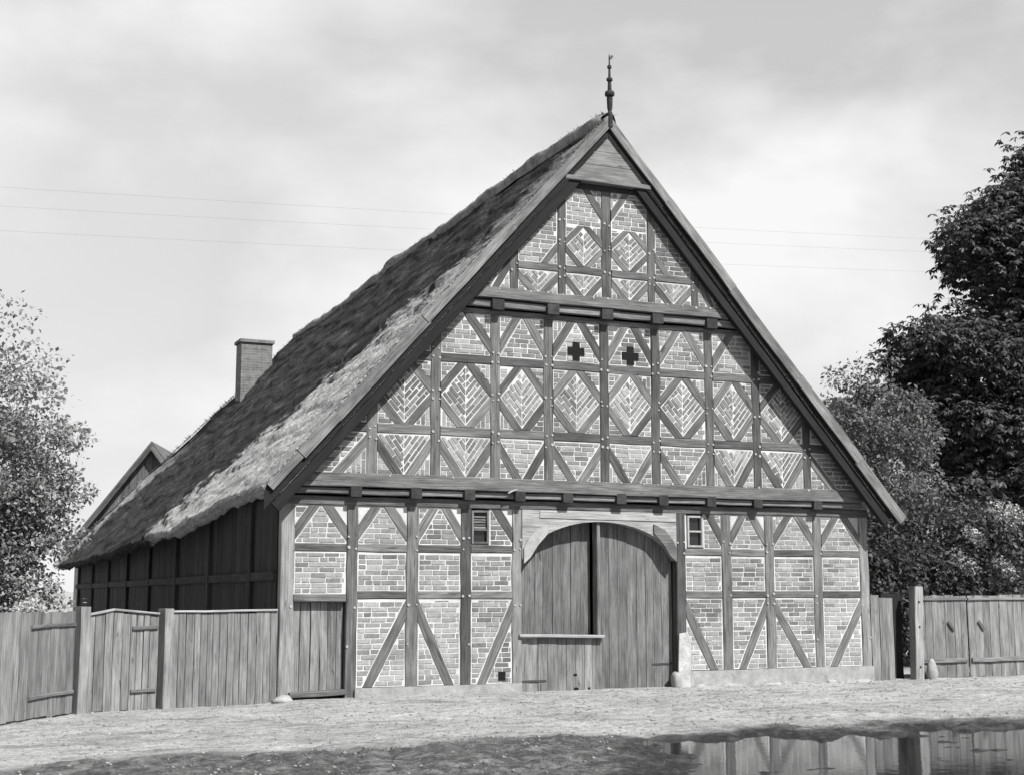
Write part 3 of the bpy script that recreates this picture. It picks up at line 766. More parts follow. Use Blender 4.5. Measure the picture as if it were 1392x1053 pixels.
def thatchmat():
    m, t, b = newmat('old_thatch', .95, .15); p = posn(t)
    # along-slope / along-ridge coordinates from world position (left slope falls towards -x)
    sp = t.nodes.new('ShaderNodeSeparateXYZ'); t.links.new(p, sp.inputs[0])
    ax = mth(t, 'ABSOLUTE', sp.outputs[0]); s = mth(t, 'MULTIPLY', ax, 1.5); y = sp.outputs[1]
    cc = t.nodes.new('ShaderNodeCombineXYZ'); t.links.new(s, cc.inputs[0]); t.links.new(y, cc.inputs[1]); c = cc.outputs[0]
    n1 = noise(t, c, 1.0, 6, .65, .6, (2.0, .75, 1))
    n2 = noise(t, c, 1.0, 5, .7, .2, (9.0, 30, 1))
    n3 = noise(t, c, 1.0, 4, .55, .3, (.35, .22, 1))
    n4 = noise(t, c, 1.0, 7, .72, 1.0, (5, 3.4, 1))
    n5 = noise(t, c, 55, 3, .7)
    v = ramp(t, n1, [(.34, .04), (.52, .068), (.64, .125), (.76, .32)])
    v = mth(t, 'MULTIPLY', v, ramp(t, n2, [(.3, .62), (.55, 1.0), (.75, 1.5)]))
    v = mth(t, 'MULTIPLY', v, ramp(t, n4, [(.3, .6), (.7, 1.4)]))
    # paler straw near the front eave, the verge and the hip, ragged edge
    u = mth(t, 'ADD', mth(t, 'SUBTRACT', mth(t, 'SUBTRACT', ax, 2.45), mth(t, 'MULTIPLY', y, .45)), mth(t, 'MULTIPLY', mth(t, 'SUBTRACT', n1, .5), 6.5))
    u = mth(t, 'ADD', u, mth(t, 'MULTIPLY', mth(t, 'SUBTRACT', n4, .5), 3.0))
    pm = ramp(t, mth(t, 'ADD', mth(t, 'MULTIPLY', u, .25), .5), [(.44, 0), (.64, 1)])
    vg = mth(t, 'ADD', mth(t, 'SUBTRACT', 1.1, y), mth(t, 'MULTIPLY', mth(t, 'SUBTRACT', n1, .5), 7.0))
    pm = mth(t, 'MAXIMUM', pm, ramp(t, mth(t, 'MULTIPLY', vg, .5), [(.15, 0), (.7, .6)]))
    hp = mth(t, 'ADD', mth(t, 'SUBTRACT', y, mth(t, 'ADD', mth(t, 'MULTIPLY', ax, 1.30), 17.9)), mth(t, 'MULTIPLY', mth(t, 'SUBTRACT', n1, .5), 5.0))
    pm = mth(t, 'MAXIMUM', pm, mth(t, 'MULTIPLY', ramp(t, hp, [(.1, 0), (.9, .65)]), ramp(t, mth(t, 'MULTIPLY', ax, .1), [(.28, 0), (.45, 1)])))
    new = mth(t, 'MULTIPLY', ramp(t, n2, [(.28, .44), (.5, .72), (.75, .95)]), ramp(t, n4, [(.28, .72), (.6, 1.1)]))  # straw tone of the paler areas
    v = mixv(t, mth(t, 'MULTIPLY', pm, .9), v, new)
    v = mth(t, 'MULTIPLY', v, ramp(t, n5, [(.30, .5), (.70, 1.45)]))
    n6 = noise(t, c, 17, 4, .75); v = mth(t, 'MULTIPLY', v, ramp(t, n6, [(.34, .42), (.5, 1.0), (.66, 1.6)]))
    color(t, b, v); bump(t, b, mth(t, 'ADD', mth(t, 'MULTIPLY', n6, 1.2), mth(t, 'ADD', n4, mth(t, 'MULTIPLY', n5, .4))), .8, .03); return m
M_thatch = thatchmat()
M_ridge = stonemat('ridge_straw', .14, .42, 5)
roof = link('roof', mesh('roof_core', [(-.05, .1, 9.9), (.05, .1, 9.9), (.05, 19, 9.6), (-.05, 19, 9.6)], [(0, 1, 2, 3)]), barn, None, M_dark)
ml, TOPL = make_slope('thatch', -1, 430, 180, 1.0); link('thatch_slope', ml, roof, None, M_thatch)
mr, TOPR = make_slope('thatch', 1, 90, 70, .6); link('thatch_slope', mr, roof, None, M_thatch)
# hipped far end
nu, nv = 60, 60
Vv, U = np.meshgrid(np.linspace(0, 1, nv), np.linspace(-1, 1, nu), indexing='ij')
xe = eave_x(np.array(YE)); zr = ridge_z(np.array(YR)); ze = eave_z(np.array(YE))
hx = U*xe*Vv; hy = YR+(YE-YR)*Vv+(fbm(U*6+9, Vv*8, 3)-.5)*.15*(1-np.abs(U)); hz = zr+(ze-zr)*Vv+(fbm(U*8, Vv*9, 3)-.5)*.15
link('thatch_slope', fast_mesh('hip', np.stack([hx, hy, hz], -1).reshape(-1, 3), grid_faces(nv, nu)[:, ::-1], True), roof, None, M_thatch)
# ridge roll
nu, nk = 260, 11; yy = np.linspace(YF-.02, YR+.15, nu); ang = np.linspace(-.15*math.pi, 1.15*math.pi, nk)
A = np.zeros((nu, nk, 3)); zr = ridge_z(yy)
for k, an in enumerate(ang):
    rr = .25+.07*(fbm(yy*1.7+k*.35, yy*0+k*.9, 3)-.5)*2
    A[:, k, 0] = np.cos(an)*rr*1.15; A[:, k, 1] = yy; A[:, k, 2] = zr-.17+np.sin(an)*rr*.92
A[:4, :, 0] *= np.array([.55, .75, .9, 1])[:, None]
link('ridge_roll', fast_mesh('ridge', A.reshape(-1, 3), grid_faces(nu, nk), True), roof, None, M_ridge)
# loose straw: tufts over the slope, fringe at eave, ridge and hip
def straw_mesh(P, D, Nn, Ln, Wd):
    side = np.cross(D, Nn); side /= np.linalg.norm(side, axis=1)[:, None]+1e-9
    a0 = P-side*Wd[:, None]/2; a1 = P+side*Wd[:, None]/2; tip = P+D*Ln[:, None]
    b0 = tip-side*Wd[:, None]*.2; b1 = tip+side*Wd[:, None]*.2
    V = np.stack([a0, a1, b1, b0], 1).reshape(-1, 3); n = len(P)
    return V, np.arange(n*4).reshape(n, 4)
def norm(a): return a/np.linalg.norm(a, axis=1)[:, None]
PP = []; DD = []; NN = []; LL = []; WW = []
n = 95000
U = nrs.rand(n)**1.35; Vv = nrs.rand(n); x, y, z = slope_pts(U, Vv, -1)
nrm = np.tile(np.array([-.745, 0, .667]), (n, 1)); P = np.stack([x, y, z], -1)+nrm*.002
D = np.stack([-.667+nrs.randn(n)*.06, nrs.randn(n)*.28, -.745+nrs.randn(n)*.06], -1)+nrm*(.03+.22*nrs.rand(n)**2)[:, None]
PP.append(P); DD.append(norm(D)); NN.append(nrm); LL.append(.03+.10*nrs.rand(n)); WW.append(.006+.014*nrs.rand(n))
n = 5000                                           # eave fringe
U = nrs.rand(n)**1.2; Vv = np.ones(n); x, y, z = slope_pts(U, Vv, -1)
P = np.stack([x+.10*nrs.rand(n), y, z-.02-.05*nrs.rand(n)], -1)
D = np.stack([-.6+nrs.randn(n)*.15, nrs.randn(n)*.2, -.75+nrs.randn(n)*.1], -1)
PP.append(P); DD.append(norm(D)); NN.append(np.tile(np.array([-.9, 0, .3]), (n, 1))); LL.append(.04+.08*nrs.rand(n)); WW.append(.008+.014*nrs.rand(n))
n = 4500                                           # ridge
y = YF+nrs.rand(n)**1.2*(YR-YF); sgn = np.sign(nrs.rand(n)-.35)
P = np.stack([-sgn*.12*nrs.rand(n), y, ridge_z(y)+.03-.05*nrs.rand(n)], -1)
D = np.stack([-sgn*(.7+nrs.randn(n)*.3), nrs.randn(n)*.6, .12+nrs.randn(n)*.32], -1)
PP.append(P); DD.append(norm(D)); NN.append(np.tile(np.array([0, 0, 1.]), (n, 1))+.3*nrs.randn(n, 3)); LL.append(.03+.09*nrs.rand(n)**2); WW.append(.008+.012*nrs.rand(n))
n = 2600                                           # verge fringe over the barge boards
Vv = nrs.rand(n); x, y, z = slope_pts(np.zeros(n), Vv, -1)
P = np.stack([x+.03, y+.03, z+.01], -1); D = np.stack([-.55+nrs.randn(n)*.2, -.30-.3*nrs.rand(n), -.62+nrs.randn(n)*.15], -1)
PP.append(P); DD.append(norm(D)); NN.append(np.tile(np.array([-.6, -.5, .6]), (n, 1))); LL.append(.05+.11*nrs.rand(n)); WW.append(.008+.014*nrs.rand(n))
n = 3000                                           # hip edge
t = nrs.rand(n); y = YR+(YE-YR)*t; P = np.stack([-eave_x(y)*t, y, ridge_z(np.full(n, YR))+(eave_z(np.full(n, YE))-ridge_z(np.full(n, YR)))*t+.02], -1)
D = np.stack([-.6+nrs.randn(n)*.4, .3+nrs.randn(n)*.5, -.2+nrs.randn(n)*.45], -1)
PP.append(P); DD.append(norm(D)); NN.append(np.tile(np.array([-.5, .3, .8]), (n, 1))); LL.append(.04+.10*nrs.rand(n)**2); WW.append(.012+.014*nrs.rand(n))
V, F = straw_mesh(np.concatenate(PP), np.concatenate(DD), np.concatenate(NN), np.concatenate(LL), np.concatenate(WW))
tag(link('loose_straw', fast_mesh('straw', V, F), roof, None, M_thatch), None, None, None, 'stuff')
# barge boards
def barge(sx, x0, x1, drop, w, mat, y, d=.035, tilt=0):
    nx, nz = .667*0, 0
    p0 = Vector((sx*x0, y, 10.62-drop-1.12*x0)); p1 = Vector((sx*x1, y, 10.62-drop-1.12*x1+tilt))
    off = Vector((-sx*.745, 0, -.667))*(w/2)
    return beam('barge_board', barn, p0+off, p1+off, w, d, mat, (0, -1, 0), .008)
LB = [0.02, 2.05, 3.70, 5.28, 5.90, 6.40]
for k in range(5): barge(-1, LB[k], LB[k+1]+(.03 if k < 3 else 0), .03+(.0 if k % 2 else .012), (.17, .18, .195, .19, .15)[k], M_barge, YF-.035-(.012 if k % 2 else 0))
RB = [0.0, 1.32, 2.72, 4.22, 5.6, 6.62]
for k in range(5): barge(1, RB[k], RB[k+1]+.03, .02+(.0 if k % 2 else .012), (.17, .19, .20, .205, .22)[k], M_barge, YF-.035-(.012 if k % 2 else 0))
for sx in (-1, 1):                                  # rafters and added soffit boards, overhang shade put into their colour
    beam('verge_shade_rafter', barn, (sx*.1, -.375, 9.95), (sx*6.25, -.375, 9.95-1.12*6.15), .25, .12, M_shade)
    beam('soffit_shade_board', barn, (sx*.1, -.27, 10.05), (sx*6.25, -.27, 10.05-1.12*6.15), .03, .36, M_shade)

# finial, turned pole
prof = [(10.35, .055), (10.62, .055), (10.66, .035), (10.72, .05), (10.92, .058), (10.955, .05), (10.97, .09), (11.01, .095), (11.05, .085), (11.07, .04), (11.13, .038), (11.25, .033), (11.27, .06), (11.31, .058), (11.34, .025), (11.5, .02), (11.52, .042), (11.56, .042), (11.59, .014), (11.75, .012), (11.80, .004)]
v = []; f = []; n = 12
for z, r in prof:
    for k in range(n): v.append((r*math.cos(k*6.2832/n), r*math.sin(k*6.2832/n), z))
for i in range(len(prof)-1):
    for k in range(n): f.append((i*n+k, i*n+(k+1) % n, i*n+n+(k+1) % n, i*n+n+k))
fin = link('finial', mesh('finial', v, f, False), barn, Matrix.Translation((.02, -.50, 0)), M_dark)
beam('vane', fin, (.02, -.50, 11.70), (.09, -.50, 11.78), .05, .01, M_iron)
# chimney at the ridge end
ch = link('chimney', mesh('chimney_core', [(-1.7, 20.9, 8), (-1.5, 20.9, 8), (-1.5, 21.1, 8)], [(0, 1, 2)]), barn, None, M_dark)
cx0, cx1, cy0, cy1, cz0, cz1 = -2.14, -1.14, 20.6, 21.35, 7.0, 9.52
def stackbox(name, lo, hi, mat):
    (a, b, c), (d, e, h) = lo, hi
    v = [(a, b, c), (d, b, c), (d, e, c), (a, e, c), (a, b, h), (d, b, h), (d, e, h), (a, e, h)]
    return link(name, mesh(name, v, [(0, 1, 5, 4), (1, 2, 6, 5), (2, 3, 7, 6), (3, 0, 4, 7), (4, 5, 6, 7)]), ch, None, mat)
def chimmat():
    m, t, b = newmat('chimney_brick', .92); p = posn(t)
    sp = t.nodes.new('ShaderNodeSeparateXYZ'); t.links.new(p, sp.inputs[0]); cc = t.nodes.new('ShaderNodeCombineXYZ')
    t.links.new(mth(t, 'ADD', sp.outputs[0], sp.outputs[1]), cc.inputs[0]); t.links.new(sp.outputs[2], cc.inputs[1])
    bk = t.nodes.new('ShaderNodeTexBrick'); t.links.new(cc.outputs[0], bk.inputs[0]); bk.inputs['Scale'].default_value = 1
    bk.inputs['Brick Width'].default_value = .28; bk.inputs['Row Height'].default_value = .085; bk.inputs['Mortar Size'].default_value = .008
    bk.inputs['Color1'].default_value = g(.16); bk.inputs['Color2'].default_value = g(.24); bk.inputs['Mortar'].default_value = g(.30)
    n = noise(t, p, 5, 5); c = t.nodes.new('ShaderNodeRGBToBW'); t.links.new(bk.outputs[0], c.inputs[0])
    color(t, b, mth(t, 'MULTIPLY', c.outputs[0], ramp(t, n, [(.3, .65), (.7, 1.2)]))); return m
M_ch = chimmat()
stackbox('stack', (cx0, cy0, cz0), (cx1, cy1, cz1), M_ch)
stackbox('crown', (cx0-.06, cy0-.06, cz1-.001), (cx1+.06, cy1+.06, cz1+.10), M_ch)

# ------------------------------------------------------------------ fences
GL = GZ-.05
def planks_between(parent, a, b, z0, z1, n, mat, th=.028, name='plank', jz=.015, zfun=None, skip=()):
    a = Vector(a); b = Vector(b); d = (b-a); Lh = d.length; d.normalize(); fr = Vector((d.y, -d.x, 0))
    if fr.y > 0: fr = -fr
    ws = [rnd.uniform(.75, 1.25) for _ in range(n)]; tot = sum(ws); s = 0
    for k in range(n):
        wd = ws[k]/tot*Lh; c = a+d*(s+wd/2); s += wd
        if k in skip: continue
        zt = (zfun((s-wd/2)/Lh) if zfun else z1)+rnd.uniform(-jz, jz)
        c = c+fr*rnd.uniform(-.006, .006)
        lean = d*rnd.uniform(-.006, .006)
        beam(name, parent, (c.x, c.y, z0+rnd.uniform(-jz, jz)), (c.x+lean.x, c.y+lean.y, zt), wd-.007, th, mat, fr, .004, .004)
    return d, fr
A0, A1 = (-7.82, -.325, 0), (-6.045, -.045, 0)
fen = thing('plank_fence', (-6.9, -.2, GL), 'upright plank fence with thin capping rail joined to the barn corner post', 'fence')
d, fr = planks_between(fen, A0, A1, GL-.01, 1.33, 15, M_fence)
def along(p, dd, s, z): return (p[0]+dd.x*s, p[1]+dd.y*s, z)
Lf = (Vector(A1)-Vector(A0)).length
beam('capping_rail', fen, along(A0, d, -.02, 1.352), along(A0, d, Lf-.02, 1.362), .035, .09, M_lightwood, fr)
beam('rail', fen, (A0[0], A0[1]+.06, 1.1), (A1[0], A1[1]+.06, 1.1), .08, .05, M_fence, fr)
beam('post', fen, (-7.93, -.37, GL-.1), (-7.93, -.37, 1.40), .15, .24, M_post, (.36, -.93, 0))
B0, B1 = (-9.13, -.63, 0), (-8.04, -.375, 0)
yd = thing('yard_door', (-8.6, -.5, GL), 'narrow plank yard door with peaked capping between two posts', 'door')
zf = lambda t: 1.29+.075*(1-abs(t-.34)/.66) if t > .34 else 1.29+.075*t/.34
d, fr = planks_between(yd, B0, B1, GL, 1.3, 9, M_fence, zfun=zf)
Lb = (Vector(B1)-Vector(B0)).length
beam('capping_rail', yd, along(B0, d, -.01, 1.315), along(B0, d, .34*Lb, 1.392), .035, .09, M_lightwood, fr)
beam('capping_rail', yd, along(B0, d, .34*Lb, 1.392), along(B0, d, Lb, 1.320), .035, .09, M_lightwood, fr)
for zz in (1.10, .14):
    p = along(B0, d, Lb*.62, zz); q = along(B0, d, Lb*.99, zz+.01)
    beam('batten', yd, (p[0], p[1]-.028, p[2]), (q[0], q[1]-.028, q[2]), .055, .03, M_gate, fr)
C0, C1 = (-11.25, -3.20, 0), (-9.36, -.80, 0)
yg = thing('yard_gate', (-10.4, -2.1, GL), 'broad plank gate leaf hung on its post and swung into the yard', 'gate')
d, fr = planks_between(yg, C0, C1, GL+.03, 1.37, 15, M_fence)
Lc = (Vector(C1)-Vector(C0)).length
for zz in (1.16, .16):
    p = along(C0, d, Lc*.62, zz); q = along(C0, d, Lc*.995, zz+.02)
    beam('hinge_batten', yg, (p[0]+fr.x*.03, p[1]+fr.y*.03, p[2]), (q[0]+fr.x*.03, q[1]+fr.y*.03, q[2]), .05, .03, M_gate, fr)
pt = thing('gate_post', (-9.25, -.74, GL), 'thick squared timber gate post between yard door and open gate leaf', 'post')
beam('shaft', pt, (-9.25, -.74, GL-.1), (-9.25, -.74, 1.44), .16, .26, M_post, (.36, -.93, 0))
# right side
rp = thing('fence_panel', (6.35, .03, GZ), 'short weathered plank panel standing against the barn corner', 'fence panel')
planks_between(rp, (6.085, .02, 0), (6.64, .02, 0), GZ-.02, 1.5, 3, M_fence, zfun=lambda t: 1.60-.10*t if t < .4 else 1.53)
beam('rail', rp, (6.09, .07, .4), (6.62, .07, .4), .08, .05, M_fence)
beam('gap_shade_board', rp, (6.86, .34, GZ-.02), (6.86, .34, 1.62), .52, .03, M_shade)  # near-black board added to stand in for the shade in the gap
wp = thing('gate_post', (7.17, .0, GZ), 'pale squared gate post leaning slightly beside the dark gap', 'post')
beam('shaft', wp, (7.18, .0, GZ-.1), (7.24, .0, 1.76), .21, .20, M_lightwood)
V = []; F = []
for zz in (1.45, .95, .15):
    link('bolt', mesh('bolt', [(-.02, 0, -.02), (.02, 0, -.02), (.02, 0, .02), (-.02, 0, .02), (-.014, -.015, -.014), (.014, -.015, -.014), (.014, -.015, .014), (-.014, -.015, .014)], [(4, 5, 6, 7), (0, 1, 5, 4), (1, 2, 6, 5), (2, 3, 7, 6), (3, 0, 4, 7)]), wp, Matrix.Translation((7.19+.03*zz/1.5, -.103, zz)), M_iron)
def right_leaf(x0, x1, n, kx, label):
    t = thing('plank_gate', ((x0+x1)/2, .16, GZ), label, 'gate')
    planks_between(t, (x0, .16, 0), (x1, .16, 0), GZ-.0, 1.575, n, M_fence)
    beam('top_rail', t, (x0, .125, 1.5), (x1, .125, 1.5), .05, .03, M_fence)
    beam('latch_block', t, (kx-.07, .125, 1.04), (kx+.07, .125, .86), .07, .03, M_timber)
    beam('batten', t, (x0+.05, .12, .25), (x1-.05, .12, .25), .09, .03, M_fence)
right_leaf(7.36, 8.66, 7, 8.22, 'weathered plank gate leaf hung beside the pale gate post')
right_leaf(8.69, 11.4, 13, 9.02, 'wide weathered plank gate leaf reaching under the chestnut branches')
rs = rock('kerb_stone', None, (7.52, -.05, GZ+.12), (.10, .12, .30), M_stone, 77); tag(rs, 'upright rounded kerb stone at the foot of the plank gate', 'stone')
rs = rock('corner_stone', None, (-6.0, -.28, GZ-.0), (.17, .12, .085), M_stone, 31); tag(rs, 'flat pale stone lying at the foot of the corner post', 'stone')

# ------------------------------------------------------------------ sheds and houses behind
def gable_house(name, label, x, y, hw, ze, zr, depth, wallmat, roofmat, nplank, planks=True):
    t = thing(name, (x, y, GZ), label, 'building')
    sl = (zr-ze)/hw
    if planks:
        pw = 2*hw/nplank
        for k in range(nplank):
            a_ = -hw+k*pw+.008; b_ = a_+pw-.016
            P = [(a_, GZ), (b_, GZ), (b_, zr-sl*abs(b_)), (a_, zr-sl*abs(a_))]
            if a_ < 0 < b_: P.insert(3, (0, zr))
            prism_obj('plank', t, [(x+p, q) for p, q in P], y+rnd.uniform(-.012, .012), y+.05, wallmat, (0, 1))
    core = [(-hw+.05, GZ), (hw-.05, GZ), (hw-.05, ze), (0, zr-.1), (-hw+.05, ze)]
    vv, ff = prism([(x+p, q) for p, q in core], y+.06, y+depth); link('wall', mesh('wall', vv, ff), t, None, wallmat)
    for s in (-1, 1):
        o = .35; nx, nz = s*sl, 1; l = math.hypot(nx, nz); nx /= l; nz /= l; th = .14
        pr = (0, zr+.02); pe = (s*(hw+o), zr+.02-sl*(hw+o)); P = [pr, pe, (pe[0]+nx*th, pe[1]+nz*th), (0, zr+.02+th/nz)]
        vv, ff = prism(ccw([(x+a_, b_) for a_, b_ in P]), y-.35, y+depth+.3); n = 4
        ff.append((7, 6, 5, 4)); link('roof', mesh('roof', vv, ff), t, None, roofmat)
        beam('barge_board', t, (x, y-.37, zr), (x+pe[0], y-.37, pe[1]), .16, .04, M_timber)
    t.rotation_euler.z = -R(20); return t
M_roofold = stonemat('old_roof_tile', .10, .2, 4)
M_shed = wood('shed_board', .10, .2, .5, .3)
gable_house('boarded_shed', 'tall boarded shed gable rising behind the thatched roof', -2.29, 36, 3.0, 3.6, 7.55, 9, M_shed, M_roofold, 20)
fh = thing('distant_house', (34.5, 34, GZ), 'distant low roof seen over the bush beside the chestnut', 'building')
yh = 34; zr_ = 11.3
vv = [(31, yh-4, 8.4), (46, yh-4, 8.4), (46, yh+4, 8.4), (31, yh+4, 8.4), (31, yh, zr_), (46, yh, zr_)]
link('roof', mesh('roof', vv, [(0, 1, 5, 4), (2, 3, 4, 5), (3, 0, 4), (1, 2, 5)]), fh, None, M_roofold)
link('wall', mesh('wall', [(31.3, yh-3.6, GZ), (45.7, yh-3.6, GZ), (45.7, yh+3.6, GZ), (31.3, yh+3.6, GZ), (31.3, yh-3.6, 8.5), (45.7, yh-3.6, 8.5), (45.7, yh+3.6, 8.5), (31.3, yh+3.6, 8.5)], [(0, 1, 5, 4), (1, 2, 6, 5), (2, 3, 7, 6), (3, 0, 4, 7)]), fh, None, M_stone)
beam('lightning_rod', fh, (37.6, yh, 10.9), (37.2, yh, 16.6), .05, .05, M_iron)

# overhead wires on tall masts outside the frame
for k, (zL, zR) in enumerate(((18.2, 26.6), (17.3, 25.9), (16.3, 24.6))):
    pts = []
    for i in range(41):
        t = i/40; x = -62+150*t; pts.append((x, 45+k*.35, zL+(zR-zL)*t-1.6*4*t*(1-t)*.5))
    v = []; f = []
    for i, p in enumerate(pts):
        for q in range(4): v.append((p[0], p[1]+.0045*math.cos(q*1.5708), p[2]+.0045*math.sin(q*1.5708)))
    for i in range(40):
        for q in range(4): f.append((i*4+q, i*4+4+q, i*4+4+(q+1) % 4, i*4+(q+1) % 4))
    tag(link('overhead_wire', mesh('wire', v, f), None, None, M_wire), ('uppermost of three thin overhead wires crossing the sky behind the barn', 'middle one of three thin overhead wires crossing the sky behind the barn', 'lowest of three thin overhead wires crossing the sky behind the barn')[k], 'wire', 'overhead wires behind the barn')
for x, zt in ((-62, 19), (88, 27.4)):
    t = thing('wire_mast', (x, 45.3, GZ), ('shorter' if x < 0 else 'taller')+' timber mast carrying the overhead wires', 'mast', 'masts of the overhead line')
    beam('pole', t, (x, 45.35, GZ-.5), (x, 45.35, zt), .35, .35, M_timber)
    beam('cross_arm', t, (x, 44.4, zt-1.2), (x, 46.3, zt-1.2), .14, .12, M_timber, (-1, 0, 0))

# ------------------------------------------------------------------ vegetation
def leafmat(name, lo, hi, trans=.25):
    m, t, b = newmat(name, .6, .3); at = t.nodes.new('ShaderNodeAttribute'); at.attribute_name = 'tone'
    c = mixv(t, at.outputs['Fac'], lo, hi); color(t, b, c)
    tr = t.nodes.new('ShaderNodeBsdfTranslucent'); t.links.new(c, tr.inputs[0]); mx = t.nodes.new('ShaderNodeMixShader'); mx.inputs[0].default_value = trans
    o = t.nodes['Material Output']; t.links.new(b.outputs[0], mx.inputs[1]); t.links.new(tr.outputs[0], mx.inputs[2]); t.links.new(mx.outputs[0], o.inputs['Surface'])
    return m
M_leafL = leafmat('pale_leaf', .17, .46, .35); M_leafR = leafmat('dark_leaf', .03, .13, .2); M_leafB = leafmat('bush_leaf', .10, .28); M_under = leafmat('undergrowth_leaf', .03, .11)
M_blossom = leafmat('blossom', .45, .75); M_bark = wood('bark', .06, .13, .2, .4); M_grass = leafmat('grass_blade', .05, .16)
def leaves(name, parent, mat, C, Rr, per, size, elong=.55, droop=.3, fans=1, shell=.55, tone_up=True):
    """C centres (k,3), Rr radii (k,3); 'per' leaves per clump"""
    k = len(C); n = k*per
    idx = np.repeat(np.arange(k), per)
    dirv = nrs.randn(n, 3); dirv /= np.linalg.norm(dirv, axis=1)[:, None]
    rad = (shell+(1-shell)*nrs.rand(n)**.6)*(.75+.5*nrs.rand(n)); P = C[idx]+dirv*Rr[idx]*rad[:, None]
    tone = np.clip(nrs.rand(k)[idx]*.35+.35*nrs.rand(n)+.15, 0, 1)
    if fans > 1:
        P = np.repeat(P, fans, 0); dirv = np.repeat(dirv, fans, 0); tone = np.repeat(tone, fans); a0 = np.repeat(nrs.rand(n)*6.28, fans); n = n*fans
        fa = np.tile(np.arange(fans), n//fans)*6.283/fans+a0
        D = np.stack([np.cos(fa), np.sin(fa), -.55-droop+.25*nrs.randn(n)], -1)+dirv*.3
    else:
        D = dirv*.7+nrs.randn(n, 3)*.6; D[:, 2] -= droop
    D /= np.linalg.norm(D, axis=1)[:, None]
    up = np.array([0, 0, 1.])+nrs.randn(n, 3)*.45+dirv*.35
    sd = np.cross(D, up); sd /= np.linalg.norm(sd, axis=1)[:, None]+1e-9
    L_ = size*(.65+.7*nrs.rand(n))[:, None]; nr_ = np.cross(sd, D)
    b = P; tip = P+D*L_-nr_*L_*.12; m1 = P+D*L_*.5+sd*L_*elong*.5; m2 = P+D*L_*.5-sd*L_*elong*.5
    V = np.stack([b, m1, tip, m2], 1).reshape(-1, 3); F = np.arange(n*4).reshape(n, 4)
    me = fast_mesh(name, V, F); tone_attr(me, tone); return tag(link(name, me, parent, None, mat))
def crown_clumps(n, c, r, cs, cut=.45, zmin=None, seed=1):
    """clump centres through an ellipsoid, biased outward"""
    rs = np.random.RandomState(seed); d = rs.randn(n, 3); d /= np.linalg.norm(d, axis=1)[:, None]
    q = np.array(c)+d*np.array(r)*(cut+(1-cut)*rs.rand(n)**.5)[:, None]*(.82+.36*rs.rand(n))[:, None]
    if zmin is not None: q = q[q[:, 2] > zmin]
    s = cs*(.6+.8*rs.rand(len(q)))
    return q, np.stack([s*1.15, s*1.15, s*.72], -1)
def limb_mesh(paths, seg=7):
    V = []; F = []
    for pts, r0, r1 in paths:
        k0 = len(V); n = len(pts)
        for i, p in enumerate(pts):
            p = Vector(p); d = (Vector(pts[min(i+1, n-1)])-Vector(pts[max(i-1, 0)])).normalized()
            a = d.orthogonal().normalized(); b = d.cross(a); r = r0+(r1-r0)*i/(n-1)
            for q in range(seg): V.append(p+(a*math.cos(q*6.2832/seg)+b*math.sin(q*6.2832/seg))*r)
        for i in range(n-1):
            for q in range(seg): F.append((k0+i*seg+q, k0+i*seg+(q+1) % seg, k0+i*seg+seg+(q+1) % seg, k0+i*seg+seg+q))
    return mesh('limbs', V, F, True)
def tree(name, label, base, c, r, n, cs, per, size, mat, trunk_r, nl=14, seed=1, fans=1, elong=.55, droop=.3, extra=None, zmin=None, group=None, cat='tree'):
    t = thing(name, base, label, cat, group); rs = random.Random(seed)
    C, Rr = crown_clumps(n, c, r, cs, seed=seed, zmin=zmin)
    if extra is not None:
        for (ec, er, en) in extra:
            C2, R2 = crown_clumps(en, ec, er, cs*.85, seed=seed+5+en); C = np.concatenate([C, C2]); Rr = np.concatenate([Rr, R2])
    leaves('crown', t, mat, C, Rr, per, size, elong, droop, fans)
    paths = []; b = Vector(base); top = Vector(c)+Vector((0, 0, r[2]*.5)); fork = b+(top-b)*.32
    tp = [b+Vector((0, 0, -.3)), b+Vector((rs.uniform(-.1, .1), 0, (fork.z-b.z)*.5)), fork, (fork+top)/2+Vector((rs.uniform(-.4, .4), rs.uniform(-.4, .4), 0)), top]
    paths.append((tp, trunk_r, trunk_r*.2))
    pick = nrs.permutation(len(C))[:nl]
    for i in pick:
        e = Vector(C[i]); s = b+(top-b)*rs.uniform(.25, .75); m = (s+e)/2+Vector((rs.uniform(-.3, .3), rs.uniform(-.3, .3), rs.uniform(.1, .5)))
        paths.append(([s, (s+m)/2+Vector((0, 0, .1)), m, (m+e)/2, e], trunk_r*.38, trunk_r*.06))
    link('trunk', limb_mesh(paths), t, None, M_bark)
    return t
tree('broadleaf_tree', 'pale loose-leaved tree growing behind the yard gate', (-12.6, 9.5, GZ), (-12.4, 9.5, 4.7), (3.7, 3.2, 3.6), 230, .52, 190, .105, M_leafL, .22, 30, seed=3,
     extra=[((-9.5, 9.2, 4.4), (1.3, 1.3, 1.4), 34), ((-10.0, 9.0, 2.6), (1.0, 1.2, 1.2), 22), ((-11.0, 9.0, 1.4), (1.9, 1.2, 1.1), 34), ((-9.3, 9.0, 3.1), (1.0, 1, .9), 24), ((-9.7, 9.0, 1.5), (1.0, 1, .8), 20)], elong=.65, droop=.1)
